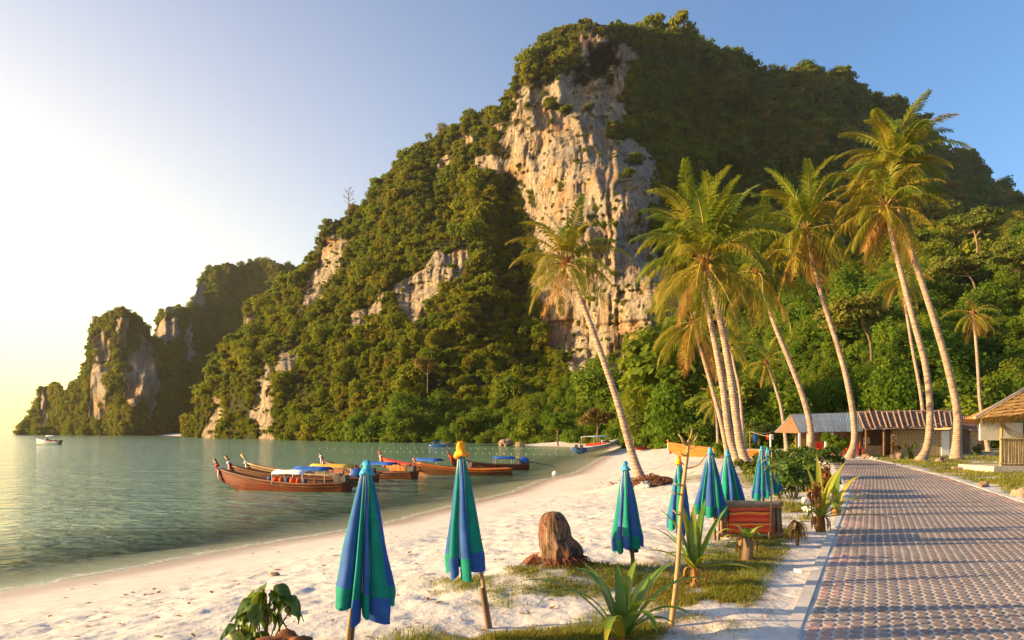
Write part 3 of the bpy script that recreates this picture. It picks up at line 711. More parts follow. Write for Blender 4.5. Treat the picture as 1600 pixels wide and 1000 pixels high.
PALETTE = [(0.145, 0.11, 0.105), (0.165, 0.13, 0.12), (0.125, 0.105, 0.10), (0.155, 0.135, 0.13), (0.17, 0.12, 0.11), (0.135, 0.12, 0.12)]
PINK = [(0.34, 0.19, 0.16), (0.31, 0.18, 0.155), (0.36, 0.21, 0.175)]
m, nt, bs = newmat('concrete_paver'); P_ = wpos(nt)
cc = attr(nt, 'tint', 'Color')
n1 = noise(nt, 9, 5, 0.7, P_); n2 = noise(nt, 0.5, 4, 0.6, P_)
cc = mix(nt, ramp(nt, [(0.35, (0, 0, 0)), (0.75, (0.5, 0.5, 0.5))], n1), cc, (0.36, 0.29, 0.26))
cc = mix(nt, ramp(nt, [(0.48, (0, 0, 0)), (0.7, (0.4, 0.4, 0.4))], n2), cc, (0.40, 0.35, 0.31))
nt.links.new(cc, bs.inputs['Base Color']); bs.inputs['Roughness'].default_value = 0.75; bump(nt, bs, noise(nt, 40, 3, 0.6, P_), 0.3, 0.01)
M['paver'] = m
PA = math.atan2(0.471, 1.0); pd = Vector((math.sin(PA), math.cos(PA), 0)); pn = Vector((math.cos(PA), -math.sin(PA), 0))
PW, PLn = 0.125, 0.205
def paver_shape():
    hw, hl, c = PW / 2 - 0.008, PLn / 2 - 0.010, 0.052
    top = [(-hw, -hl + c), (-hw * 0.45, -hl), (hw * 0.45, -hl), (hw, -hl + c), (hw, hl - c), (hw * 0.45, hl), (-hw * 0.45, hl), (-hw, hl - c)]
    return top
TOP = paver_shape()
def paver_verts(o, dz):
    V = []
    for sc, z in ((1.0, 0.028), (1.0, 0.0335 + dz), (0.88, 0.0365 + dz)):
        for a, b in TOP:
            p = o + pn * (a * sc) + pd * (b * sc); V.append((p.x, p.y, z))
    return V
PF = [tuple(range(16, 24))] + [(r * 8 + k, r * 8 + (k + 1) % 8, (r + 1) * 8 + (k + 1) % 8, (r + 1) * 8 + k) for r in range(2) for k in range(8)]
O0 = Vector((2.45, 6.9, 0)); cells = []
for i in range(-60, 260):
    for j in range(-40, 42):
        o = O0 + pd * (i * PLn) + pn * ((j - 0.5 + (0.0)) * PW) + pd * (PLn / 2 if j % 2 else 0)
        l_ = float(np.interp(o.y, PY, LX)); r_ = float(np.interp(o.y, PY, RX))
        if o.y < 4.5 or o.y > 51 or o.x < l_ + 0.125 or o.x > r_ - 0.11: continue
        edge = ((o.x - l_) < 0.62 or (r_ - o.x) < 0.5) and (i // 6) % 2 == 0
        px = CX + F * o.x / o.y; py = HY + F * EYE / o.y
        vis = 0 < px < 1590 and py < 995
        cells.append((o, edge, vis, (i, j)))
vis = sorted([c for c in cells if c[2]], key=lambda c: c[0].length)[:300]
single = set(c[3] for c in vis)
def tint_mesh(me, cols):
    a = me.color_attributes.new('tint', 'FLOAT_COLOR', 'CORNER'); k = []
    for pol, c in zip(me.polygons, cols):
        k += list((*c, 1)) * pol.loop_total
    a.data.foreach_set('color', k)
PM = []
for c in PALETTE + PINK:
    me = py_mesh('paver', paver_verts(Vector((0, 0, 0)), 0), PF); tint_mesh(me, [c] * len(PF)); me.materials.append(M['paver']); PM.append(me)
for o, edge, _, k in vis:
    me = PM[6 + rnd.randrange(3)] if edge else PM[rnd.randrange(6)]
    link('paver', me, None, path, loc=(o.x, o.y, rnd.uniform(-0.002, 0.0025)), rot=(rnd.uniform(-0.012, 0.012), rnd.uniform(-0.012, 0.012), rnd.uniform(-0.02, 0.02)))
mb = MB(); cols = []
for o, edge, _, k in cells:
    if k in single: continue
    c = rnd.choice(PINK if edge else PALETTE); mb.add(paver_verts(o, rnd.uniform(-0.002, 0.0025)), PF); cols += [c] * len(PF)
me = mb.mesh('paver_field'); tint_mesh(me, cols); stuff(link('paver_field', me, M['paver'], path))

# ------------------------------------------------------------------ coconut palms
m, nt, bs = newmat('palm_trunk_bark'); oc = coord(nt)
c = ramp(nt, [(0.3, (0.17, 0.11, 0.085)), (0.5, (0.33, 0.23, 0.17)), (0.7, (0.46, 0.35, 0.27))], noise(nt, 3, 5, 0.65, mapping(nt, oc, (1, 1, 2.2))))
wv_ = nt.nodes.new('ShaderNodeTexWave'); wv_.bands_direction = 'Z'; wv_.inputs['Scale'].default_value = 2.2; wv_.inputs['Distortion'].default_value = 2.0; wv_.inputs['Detail'].default_value = 3
nt.links.new(oc, wv_.inputs['Vector'])
c = mix(nt, ramp(nt, [(0.0, (0.6, 0.6, 0.6)), (0.35, (0, 0, 0))], wv_.outputs['Fac']), c, (0.12, 0.075, 0.055))
nt.links.new(c, bs.inputs['Base Color']); bs.inputs['Roughness'].default_value = 0.9; bump(nt, bs, wv_.outputs['Fac'], 0.5, 0.03)
M['trunk'] = m

def frond_mesh(name, L, e0, droop, mt, leafw=0.05, ragged=0.0, nl=46, hang=0.5, seed=0, lmax=1.05):
    g = random.Random(seed); N = 16; pts = []; p = Vector((0, 0, 0)); tang = []
    for i in range(N + 1):
        s = i / N; e = e0 - droop * s ** 1.35
        t = Vector((math.cos(e), 0.06 * math.sin(3 * s + seed), math.sin(e))).normalized(); tang.append(t)
        pts.append(p.copy()); p = p + t * (L / N)
    V, Fc = [], []
    mb = MB(); mb.tube(pts, [0.035 * (1 - 0.85 * i / N) + 0.004 for i in range(N + 1)], 4)
    nr = len(mb.f)
    for k in range(nl):
        s = 0.14 + 0.86 * (k + 0.5) / nl; fi = s * N; i = min(int(fi), N - 1); u_ = fi - i
        c = pts[i].lerp(pts[i + 1], u_); t = tang[i]
        up_ = Vector((-t.z, 0, t.x))
        ln = lmax * (0.35 + 0.65 * math.sin(math.pi * min(1, (s * 0.86 + 0.12)) ) ) * (1 - 0.25 * s)
        for sd_ in (-1, 1):
            if g.random() < ragged: continue
            l_ = ln * g.uniform(0.8, 1.12)
            fw = 0.55 + 0.5 * s + g.uniform(-0.12, 0.12)
            d = (Vector((0, sd_, 0)) + t * fw + up_ * g.uniform(0.0, 0.35)).normalized()
            h = hang * g.uniform(0.7, 1.3)
            m1 = c + d * l_ * 0.45 + Vector((0, 0, -h * l_ * 0.12)); tip = c + d * l_ * 0.82 + Vector((0, 0, -h * l_ * 0.62))
            wv = t * leafw * g.uniform(0.8, 1.2)
            b = len(mb.v)
            mb.v += [tuple(c - wv * 0.3), tuple(c + wv * 0.3), tuple(m1 + wv * 0.62 ), tuple(m1 - wv * 0.38 + Vector((0, 0, -0.012))), tuple(tip)]
            mb.f += [(b, b + 1, b + 2, b + 3), (b + 3, b + 2, b + 4)]
    me = mb.mesh(name); me.materials.append(mt); me.materials.append(M['rachis'])
    mi = [1] * nr + [0] * (len(mb.f) - nr); me.polygons.foreach_set('material_index', mi)
    return me

FR = {}
for k, (e0, dr, hang, mt, rag) in enumerate(((82, 55, 0.35, 'frond', 0.03), (62, 78, 0.55, 'frond', 0.05), (40, 80, 0.75, 'frond', 0.06), (14, 72, 0.95, 'frond', 0.08), (-14, 55, 1.15, 'frond_y', 0.12), (-42, 40, 1.3, 'frond_y', 0.18), (-62, 24, 1.2, 'frond_d', 0.3))):
    FR[k] = [frond_mesh('frond', 4.1 - 0.1 * k, R(e0 + j * 7), R(dr + 9 * j), M[mt], 0.064, rag, 54, hang, 10 * k + j) for j in range(3)]
    if k in (1, 2, 3):
        FR[(k, 'y')] = []
        for q in FR[k]:
            c = q.copy(); c.materials[0] = M['frond_y']; FR[(k, 'y')].append(c)
COCO = py_mesh('coconut', *blob(3, 1, 0.05, (0.13, 0.13, 0.16)), True); COCO.materials.append(M['coco'])

def palm(name, label, trunk, depth, r0, r1, size, plan, nuts=0, yellow=0.15, lean=0.0, seed=0, tilt=(0, 0), group='coconut palms'):
    """trunk: pixels from the foot to the crown; plan: how many fronds of each rank, upright to hanging"""
    g = random.Random(seed)
    pts = [at(px, py, depth + lean * i / (len(trunk) - 1)) for i, (px, py) in enumerate(trunk)]
    base = pts[0].copy(); base.z = gz(base.x, base.y) - 0.06; pts[0] = base
    t = thing(name, label, 'palm tree', base, 0, group)
    loc = [p - base for p in pts]; n_ = max(40, int(sum((loc[i + 1] - loc[i]).length for i in range(len(loc) - 1)) / 0.085))
    sp = spline(loc, n_); rad = []
    for i in range(n_ + 1):
        s = i / n_; r = r1 + (r0 - r1) * (1 - s) ** 1.5 + r0 * 0.75 * math.exp(-s * 26)
        rad.append(r * (1 + (0.045 if i % 2 else -0.02) + g.uniform(-0.01, 0.01)))
    MB().tube(sp, rad, 10).build('trunk', M['trunk'], t, True)
    top = sp[-1]
    mb = MB()
    for k in range(9):                                   # fibrous leaf bases round the crown shaft
        a = k * 0.7 + g.random(); d = Vector((math.cos(a), math.sin(a), 0))
        mb.tube([top + d * r1 * 0.7 + Vector((0, 0, -0.45 * size)), top + d * r1 * 1.5 + Vector((0, 0, 0.0)), top + d * r1 * 2.3 + Vector((0, 0, 0.28 * size))], [0.05, 0.075, 0.03], 5)
    mb.build('crown_shaft', M['husk'], t)
    a0 = g.uniform(0, 6.28)
    for k, cnt in enumerate(plan):
        for j in range(cnt):
            a0 += 2.399963 + g.uniform(-0.25, 0.25)
            key = (k, 'y') if (k in (1, 2, 3) and g.random() < yellow) else k
            me = g.choice(FR[key]); s = size * g.uniform(0.84, 1.1)
            link('frond', me, None, t, loc=top + Vector((0.06 * math.cos(a0), 0.06 * math.sin(a0), 0.12 - 0.06 * k)), rot=(g.uniform(-0.25, 0.25) + tilt[0], g.uniform(-0.1, 0.1) + tilt[1], a0), scale=(s, s, s * g.uniform(0.92, 1.08)))
    for j in range(nuts):
        a = g.uniform(0, 6.28); link('coconut', COCO, None, t, loc=top + Vector((math.cos(a) * r1 * 2.2, math.sin(a) * r1 * 2.2, -0.25 - g.uniform(0, 0.35))), scale=size * g.uniform(0.9, 1.25))
    return t

palm('coconut_palm', 'slender coconut palm leaning left, alone on the white sand nearest the water', [(1003, 746), (985, 700), (966, 632), (944, 566), (920, 500), (902, 455), (884, 408)], 31.5, 0.17, 0.105, 0.68, (2, 5, 6, 6, 5, 3, 1), 3, 0.7, 1.0, 1)
palm('coconut_palm', 'coconut palm with the broadest green crown, foremost trunk of the clump of three', [(1170, 733), (1158, 700), (1150, 650), (1140, 577), (1128, 512), (1115, 455), (1103, 408)], 39, 0.24, 0.15, 1.12, (4, 7, 8, 8, 6, 3, 1), 5, 0.25, 0.5, 2)
palm('coconut_palm', 'coconut palm just left of the foremost trunk in the clump, crown full of nuts', [(1157, 731), (1140, 680), (1129, 600), (1115, 525), (1100, 455), (1086, 390)], 41, 0.22, 0.14, 1.1, (5, 7, 6, 4, 3, 2, 2), 7, 0.25, 1.0, 3)
palm('coconut_palm', 'shorter coconut palm at the left of the clump with drooping yellow fronds', [(1140, 708), (1127, 660), (1110, 597), (1093, 537), (1083, 500)], 46, 0.16, 0.11, 0.95, (1, 3, 4, 4, 5, 4, 4), 4, 0.6, 1, 4)
palm('coconut_palm', 'leaning coconut palm rising in front of the tin roofed hut', [(1262, 711), (1267, 675), (1256, 625), (1236, 570), (1213, 514), (1195, 462), (1184, 425)], 57, 0.24, 0.16, 1.35, (2, 5, 6, 6, 6, 4, 3), 5, 0.3, 1, 5)
palm('coconut_palm', 'coconut palm between the tin roof and the thatched roof, with hanging orange fronds', [(1327, 714), (1335, 687), (1332, 642), (1320, 580), (1303, 522), (1282, 456), (1260, 358)], 55, 0.25, 0.16, 1.3, (4, 6, 6, 5, 5, 4, 5), 4, 0.2, 1, 6)
palm('coconut_palm', 'tallest coconut palm, right of the pair, with clustered yellow nuts', [(1494, 716), (1496, 650), (1483, 582), (1462, 508), (1438, 434), (1417, 374), (1403, 310), (1397, 258)], 52, 0.28, 0.17, 1.15, (5, 7, 8, 8, 6, 4, 3), 14, 0.35, 1, 7)
palm('coconut_palm', 'second tallest coconut palm, standing left of the tallest one', [(1439, 719), (1450, 692), (1453, 636), (1446, 572), (1429, 507), (1411, 438), (1396, 378), (1384, 322)], 50.5, 0.25, 0.16, 1.15, (1, 3, 5, 6, 6, 5, 5), 6, 0.4, 1.5, 8)
palm('coconut_palm', 'thin coconut palm with yellow crown half hidden behind the tall pair', [(1447, 700), (1440, 625), (1424, 535), (1408, 432)], 66, 0.17, 0.12, 0.85, (1, 2, 3, 4, 5, 4, 3), 3, 0.6, 1, 9)
palm('coconut_palm', 'thin straight coconut palm with sparse drooping crown beside the thatched pavilion', [(1545, 697), (1537, 667), (1531, 625), (1527, 560), (1521, 488)], 72, 0.2, 0.13, 0.75, (0, 1, 2, 3, 3, 4, 3), 2, 0.5, 1, 10)
palm('coconut_palm', 'small coconut palm with reddish fruit stalks left of the tin roofed hut', [(1230, 697), (1221, 640), (1211, 604), (1198, 566)], 74, 0.19, 0.12, 0.72, (2, 3, 4, 4, 3, 2, 1), 5, 0.4, 1, 11)
palm('coconut_palm', 'thin coconut palm rising behind the clump, its small crown under the big one', [(1163, 690), (1156, 615), (1148, 575), (1141, 540)], 76, 0.17, 0.12, 0.85, (2, 3, 4, 4, 3, 2, 1), 3, 0.4, 1, 12)
palm('coconut_palm', 'young low coconut palm with yellow fronds behind the metal mast', [(1122, 692), (1120, 660), (1116, 628)], 80, 0.15, 0.11, 0.7, (1, 3, 3, 4, 4, 2, 0), 0, 0.8, 1, 13)

# ------------------------------------------------------------------ closed beach umbrellas
def umbrella(label, tip, foot, depth, R0, frac, cap, seed, first='teal', fold=0.35, yaw=0.0, gather=1.0):
    g = random.Random(seed); ph = g.uniform(0, 0.8) if yaw is None else yaw
    f_ = at(foot[0], foot[1], depth); f_.z = min(f_.z, gz(f_.x, f_.y) + 0.03)
    if f_.z > gz(f_.x, f_.y): f_.z = gz(f_.x, f_.y)
    p_ = at(tip[0], tip[1], depth); ax = (p_ - f_); H = ax.length; ax = ax.normalized()
    t = thing('beach_umbrella', label, 'umbrella', f_, 0, 'closed beach umbrellas')
    q = ax.to_track_quat('Z', 'Y'); top = H - 0.03; Lc = H * frac
    def W(x, y, z): return q @ Vector((x, y, z))
    MB().tube([W(0, 0, -0.25), W(0.004, 0, H * 0.25), W(0, 0, top - 0.05)], [0.024, 0.021, 0.017], 8).build('pole', M['pole'], t, True)
    MB().tube([W(0.03, -0.02, -0.25), W(0.032, -0.02, H * 0.22)], [0.028, 0.026], 7).build('ground_stake', M['wood'], t, True)
    NP = 8; rows = 15; seg = 8
    amp = [g.uniform(0.78, 1.15) for _ in range(NP)]; hem = [g.uniform(-0.07, 0.05) for _ in range(NP)]; sway = g.uniform(-0.03, 0.03)
    vfr = 0.15
    wts = [g.uniform(0.45, 1.7) for _ in range(NP)]; cum = [sum(wts[:j]) / sum(wts) * 2 * math.pi for j in range(NP + 1)]
    def pt(i, a, s):
        """i panel, a 0..1 across, s 0..1 down"""
        A = (amp[i] + amp[(i + (1 if a > 0.5 else -1)) % NP]) * 0.25 + amp[i] * 0.5
        prof = 0.10 + 0.90 * s ** 0.85
        prof *= 1 - 0.10 * sstep(0.88, 1.0, s)
        lobe = math.sin(math.pi * a) ** 0.8
        r = R0 * prof * (1 - fold * (0.35 + 0.65 * min(1, s * 3)) * (1 - lobe)) * (1 + (A - 1) * s)
        r += R0 * 0.03 * math.sin(9 * s + i * 2.1 + 5 * a) * s
        th = ph + cum[i] + (cum[i + 1] - cum[i]) * (a + (0.10 + 0.12 * math.sin(i * 1.7 + seed)) * math.sin(math.pi * a) * (0.4 + s))
        z = top - Lc * s * (1 + hem[i] * sstep(0.5, 1, s)) - (0.035 * math.sin(math.pi * a) * sstep(0.8, 1, s))
        return W(r * math.cos(th) + sway * s * s, r * math.sin(th), z) + Vector((ax.x, ax.y, 0)) * (Lc * s * 0.8)     # the cloth hangs plumb
    for i in range(NP):
        c = ('teal', 'blue')[(i + (first == 'blue')) % 2]; o_ = ('blue', 'teal')[(i + (first == 'blue')) % 2]
        def sheet(s0, s1, nr):
            V = [pt(i, k / seg, s0 + (s1 - s0) * r / nr) for r in range(nr + 1) for k in range(seg + 1)]
            return V, [(r * (seg + 1) + k, (r + 1) * (seg + 1) + k, (r + 1) * (seg + 1) + k + 1, r * (seg + 1) + k + 1) for r in range(nr) for k in range(seg)]
        V, Fc = sheet(0.0, 1 - vfr, rows); po = link('panel', py_mesh('panel', V, Fc, True), M[c], t)
        V, Fc = sheet(1 - vfr, 1.0, 4); link('valance', py_mesh('valance', V, Fc, True), M[o_], po)
        sv = [pt(i, 0, 0.02 + (1.0 - vfr - 0.02) * r / 10) * 1.0 for r in range(11)]
        sv = [p + (q @ Vector((math.cos(ph + cum[i]), math.sin(ph + cum[i]), 0))) * 0.004 for p in sv]
        MB().tube(sv, 0.0035, 4).build('seam', M['lining'], po)
    mb = MB(); ring = [(0.012, 0.075), (0.030, 0.062), (0.038, 0.035), (0.030, 0.005), (0.048, -0.012), (0.068, -0.05), (0.05, -0.045)]
    V = []
    for k, (r, z) in enumerate(ring):
        for a in range(12):
            th = a / 12 * 2 * math.pi; rr = r * (1 + 0.18 * math.sin(3 * th + k + seed) + 0.1 * math.sin(7 * th + seed)); rr *= gather
            V.append(W(rr * math.cos(th), rr * math.sin(th), top + z * gather + 0.014 * math.sin(4 * th + seed)))
    Fc = [(k * 12 + a, k * 12 + (a + 1) % 12, (k + 1) * 12 + (a + 1) % 12, (k + 1) * 12 + a) for k in range(len(ring) - 1) for a in range(12)] + [tuple(range(11, -1, -1))]
    mb.add(V, Fc).build('tip_cap', M[cap], t, True)
    # lashing cord round the cloth
    return t

umbrella('closed teal and blue umbrella nearest the viewer, at lower left, cyan cap', (573, 728), (541, 1025), 7.0, 0.33, 0.745, 'cyan', 1, 'teal', 0.36, 0.55)
umbrella('closed umbrella with a bright orange cap, second from the left', (720, 700), (766, 971), 8.05, 0.22, 0.665, 'orange', 2, 'teal', 0.36, 0.42, 1.25)
umbrella('closed umbrella standing on open sand right of the tree stump, cyan cap', (977, 726), (991, 889), 11.0, 0.275, 0.79, 'cyan', 3, 'blue', 0.28, 0.1)
umbrella('closed umbrella with a yellow orange cap behind the bare forked stake', (1061, 718), (1068, 856), 12.9, 0.25, 0.78, 'orange', 4, 'blue', 0.30, 0.3)
umbrella('closed umbrella directly behind the left end of the deck chair stack', (1110, 703), (1118, 852), 13.4, 0.30, 0.66, 'cyan', 5, 'teal', 0.32, 0.1)
umbrella('wide closed umbrella tilted right, behind the middle of the deck chair stack', (1136, 707), (1160, 836), 14.6, 0.33, 0.68, 'cyan', 6, 'blue', 0.30, 0.7)
umbrella('closed umbrella left of the leafy bush, in front of its tilted twin', (1190, 700), (1194, 796), 19.3, 0.30, 0.80, 'cyan', 7, 'teal', 0.32, 0.5)
umbrella('tilted closed umbrella rearmost of all, leaning into the leafy bush', (1199, 702), (1222, 789), 20.4, 0.33, 0.76, 'cyan', 8, 'blue', 0.32, 0.2)

# ------------------------------------------------------------------ longtail boats
def scarf(t, p, q, cols, r):
    for k, c in enumerate(cols):
        f_ = 0.25 + 0.2 * k; a = p.lerp(q, f_); b = p.lerp(q, f_ + 0.13)
        mb = MB().tube([a, a.lerp(b, 0.5), b], [r * 1.3, r * 1.55, r * 1.25], 8)
        e = a + Vector((0.05, -r * 1.3, -0.02)); mb.tube([e, e + Vector((0.02, -0.04, -0.28)), e + Vector((0.05, -0.03, -0.5))], [0.05, 0.04, 0.02], 5)
        mb.build('scarf', M[c], t, True)

def longtail(name, label, bow, stern, hull='hull', trim='hull_b', roof=None, roofspan=(0.42, 0.72), engine='metal_d', tail=True, scarves=(), prow=1.0, afloat=True, jackets=False, beam=0.62, group='moored longtail boats', roofz=0.84, frame=True, roll=0.0, L_=None, marks=False):
    d = stern - bow; L = d.length if L_ is None else L_
    t = thing(name, label, 'boat', bow, math.atan2(d.y, d.x), group); t.rotation_euler[0] = roll
    N = 22; K = 9
    def sec(s):
        w = beam * (math.sin(min(1, s * 1.15 + 0.02) * math.pi / 2) ** 0.75) * (1 - 0.45 * sstep(0.72, 1.0, s)); w = max(0.035, w)
        sheer = 0.36 + 0.62 * (1 - s) ** 3.4 * prow + 0.28 * max(0, s - 0.6) ** 2 * 2
        keel = -0.22 + 0.62 * max(0, 0.16 - s) / 0.16 * prow ** 0.5 + 0.25 * max(0, s - 0.8)
        x = L * s - 0.45 * (1 - s) ** 6 * 1.0
        return x, w, sheer, keel
    V = []
    for i in range(N + 1):
        x, w, sh, ke = sec(i / N)
        for k in range(K):
            a = k / (K - 1) * math.pi; yy = -math.cos(a); prof = math.sin(a) ** 0.62
            fl = (0.72 + 0.28 * (1 - prof))
            V.append((x - (0.25 * (1 - prof) if i == 0 else 0), w * yy * fl / 1.0, sh + (ke - sh) * prof))
    Fc = [(i * K + k, i * K + k + 1, (i + 1) * K + k + 1, (i + 1) * K + k) for i in range(N) for k in range(K - 1)]
    Fc += [tuple(N * K + k for k in range(K))]
    # inner floor
    b = len(V)
    for i in range(N + 1):
        x, w, sh, ke = sec(i / N); V += [(x, -w * 0.8, max(0.12, ke + 0.2)), (x, w * 0.8, max(0.12, ke + 0.2))]
    fl = [(b + 2 * i, b + 2 * i + 2, b + 2 * i + 3, b + 2 * i + 1) for i in range(2, N)]
    ho = link('hull', py_mesh('hull', V, Fc, True), M[hull], t)
    link('floor', py_mesh('floor', V[b:], [tuple(j - b for j in f) for f in fl]), M['pale_wood'], t)
    for sgn in (-1, 1):
        rim = []; st = []
        for i in range(N + 1):
            x, w, sh, ke = sec(i / N); rim.append((x, sgn * w * 1.0, sh + 0.01)); st.append((x, sgn * w * 0.985, sh - 0.13))
        MB().tube(rim, 0.06, 6).build('gunwale', M[trim], t, True)
        MB().tube(st, 0.022, 5).build('rubbing_strake', M[trim], ho, True)
    x, w, sh, ke = sec(0.0); p0 = Vector((x, 0, sh - 0.15)); p1 = p0 + Vector((-0.38, 0, 0.66)) * prow
    MB().tube([p0 + Vector((0.25, 0, -0.45)), p0, p0 + Vector((-0.20, 0, 0.45)) * prow, p1], [0.1, 0.085, 0.07, 0.095], 6).build('prow', M[trim], t, True)
    if scarves: scarf(t, p0, p1, scarves, 0.085)
    for s in (0.3, 0.5, 0.68, 0.85):
        x, w, sh, ke = sec(s); MB().box((x, 0, sh - 0.12), (0.22, w * 1.9, 0.035)).build('bench', M['pale_wood'], t)
    if marks:                                                  # painted registration numbers by the bow
        pass
    if roof:
        xa, xb = L * roofspan[0], L * roofspan[1]; _, w, sh, _ = sec(sum(roofspan) / 2); z = roofz
        V = []; n_ = 8
        for i in range(5):
            xx = xa + (xb - xa) * i / 4
            for k in range(n_ + 1):
                a = k / n_ * 2 - 1; V.append((xx, a * (w * 0.9), z + 0.17 * (1 - a * a) - 0.02 * math.sin(i * 2.2)))
        Fc = [(i * (n_ + 1) + k, i * (n_ + 1) + k + 1, (i + 1) * (n_ + 1) + k + 1, (i + 1) * (n_ + 1) + k) for i in range(4) for k in range(n_)]
        ro = link('awning', py_mesh('awning', V, Fc, True), M[roof], t); md = ro.modifiers.new('thick', 'SOLIDIFY'); md.thickness = 0.025
        for xx in (xa + 0.05, xb - 0.05):
            for sg in (-1, 1): MB().tube([(xx, sg * w * 0.95, sh - 0.05), (xx, sg * w * 0.86, z + 0.02)], 0.022, 6).build('awning_post', M['rail'], t)
    if frame:
        xx = L * 0.84; _, w, sh, _ = sec(0.84)
        MB().tube([(xx, -w * 0.8, sh), (xx, -w * 0.8, sh + 0.6), (xx, w * 0.8, sh + 0.6), (xx, w * 0.8, sh)], 0.018, 6).build('rail_frame', M['rail'], t)
    if engine:
        x, w, sh, ke = sec(0.93); mb = MB(); c = Vector((x, 0, sh + 0.2))
        mb.box(c, (0.55, 0.34, 0.3)).box(c + Vector((-0.1, 0, 0.2)), (0.28, 0.26, 0.14)).box(c + Vector((0.3, 0, 0.02)), (0.14, 0.4, 0.36))
        mb.tube([c + Vector((0, 0.2, 0)), c + Vector((0, 0.36, 0.1)), c + Vector((-0.1, 0.4, 0.35))], 0.04, 6).tube([c + Vector((0, 0, -0.15)), c + Vector((0, 0, -0.4))], 0.07, 6)
        mb.tube([c + Vector((-0.25, 0, 0.1)), c + Vector((-0.9, 0.05, 0.28))], 0.025, 6)
        e = mb.build('engine', M['metal_d'], t)
        if engine != 'metal_d':
            A, Fb = blob(4, 2, 0.12, (0.36, 0.27, 0.27)); link('engine_cover', py_mesh('engine_cover', A + np.array(c + Vector((0, 0, 0.08))), Fb, True), M[engine], e)
        if tail:
            s1 = c + Vector((0.3, 0, 0)); s2 = s1 + Vector((2.1, 0.15, -0.38)); mb = MB().tube([s1, s2], [0.035, 0.025], 6)
            for k in range(3):
                a = k * 2.09; q = s2 + Vector((0.02, math.cos(a) * 0.1, math.sin(a) * 0.1)); mb.box(q, (0.02, 0.09, 0.16), (a - 1.57, 0, 0.4))
            mb.build('propeller_shaft', M['metal_d'], e)
    if jackets:
        for k in range(7):
            x, w, sh, ke = sec(0.40 + 0.048 * k); A, Fb = blob(k, 1, 0.25, (0.16, 0.12, 0.17)); link('life_jacket', py_mesh('life_jacket', A, Fb, True), M[('navy', 'orangefab', 'orangefab')[k % 3]], t, loc=(x, -w * 0.8, sh + 0.14), rot=(0.2, 0.3 * k, k))
    return t

longtail('longtail_boat', 'varnished red longtail boat in front, with white and blue awning and life jackets', sea(356, 764), sea(546, 769), 'hull', 'hull_b', 'whitefab', (0.42, 0.68), 'metal_d', True, ('whitefab', 'redfab'), 1.0, jackets=True, beam=0.66)
longtail('longtail_boat', 'dark longtail boat moored behind the front red one, blue edged awning', sea(374, 757), sea(572, 760), 'hull_b', 'hull_b', 'bluefab', (0.46, 0.72), 'bluefab', True, ('redfab', 'whitefab'), 1.05)
longtail('longtail_boat', 'longtail boat with a yellow awning, third of the row moored at left', sea(398, 751), sea(590, 753.5), 'hull_b', 'pale_wood', 'yellowfab', (0.48, 0.82), 'metal_d', True, ('whitefab',), 1.05)
longtail('longtail_boat', 'orange bowed longtail boat with white scarves on its prow, mid bay', sea(516, 745), sea(650, 749), 'hull', 'hull_b', 'bluefab', (0.42, 0.78), 'metal_d', False, ('whitefab', 'orangefab', 'whitefab'), 1.0)
longtail('longtail_boat', 'red prowed longtail boat with a flat blue awning behind the blue roofed one', sea(606, 737), sea(742, 741), 'hull_o', 'redfab', 'bluefab', (0.34, 0.62), 'metal_d', True, ('orangefab', 'whitefab'), 0.95)
longtail('longtail_boat', 'low open longtail boat with an upswept orange bow plank', sea(662, 742), sea(800, 742.5), 'hull_b', 'hull_o', None, (0, 0), None, False, (), 0.72, frame=False)
longtail('longtail_boat', 'rightmost longtail boat afloat, blue awning, blue covered engine and long shaft', sea(716, 735), sea(826, 734), 'hull', 'hull_b', 'bluefab', (0.5, 0.78), 'bluefab', True, ('redfab', 'orangefab'), 0.95)
# boats ashore
def ashore(px, py): p = gnd(px, py); return p
b0 = gnd(1050, 714); b1 = gnd(1200, 716); b0.z += 0.2; b1.z = b0.z
longtail('beached_boat', 'bright orange wooden boat hull drawn up on the sand behind the palms', b0, b1, 'hull_o', 'hull_o', None, (0, 0), None, False, ('whitefab',), 0.5, beam=0.85, group=None, frame=False).scale.z = 1.45
b0 = gnd(1376, 707); b1 = gnd(1512, 704); b0.z += 0.2; b1.z = b0.z
longtail('beached_boat', 'old weathered boat hull resting on the lawn before the thatched hut', b0, b1, 'hull_g', 'hull_b', None, (0, 0), None, False, (), 0.75, beam=0.8, group=None, frame=False)

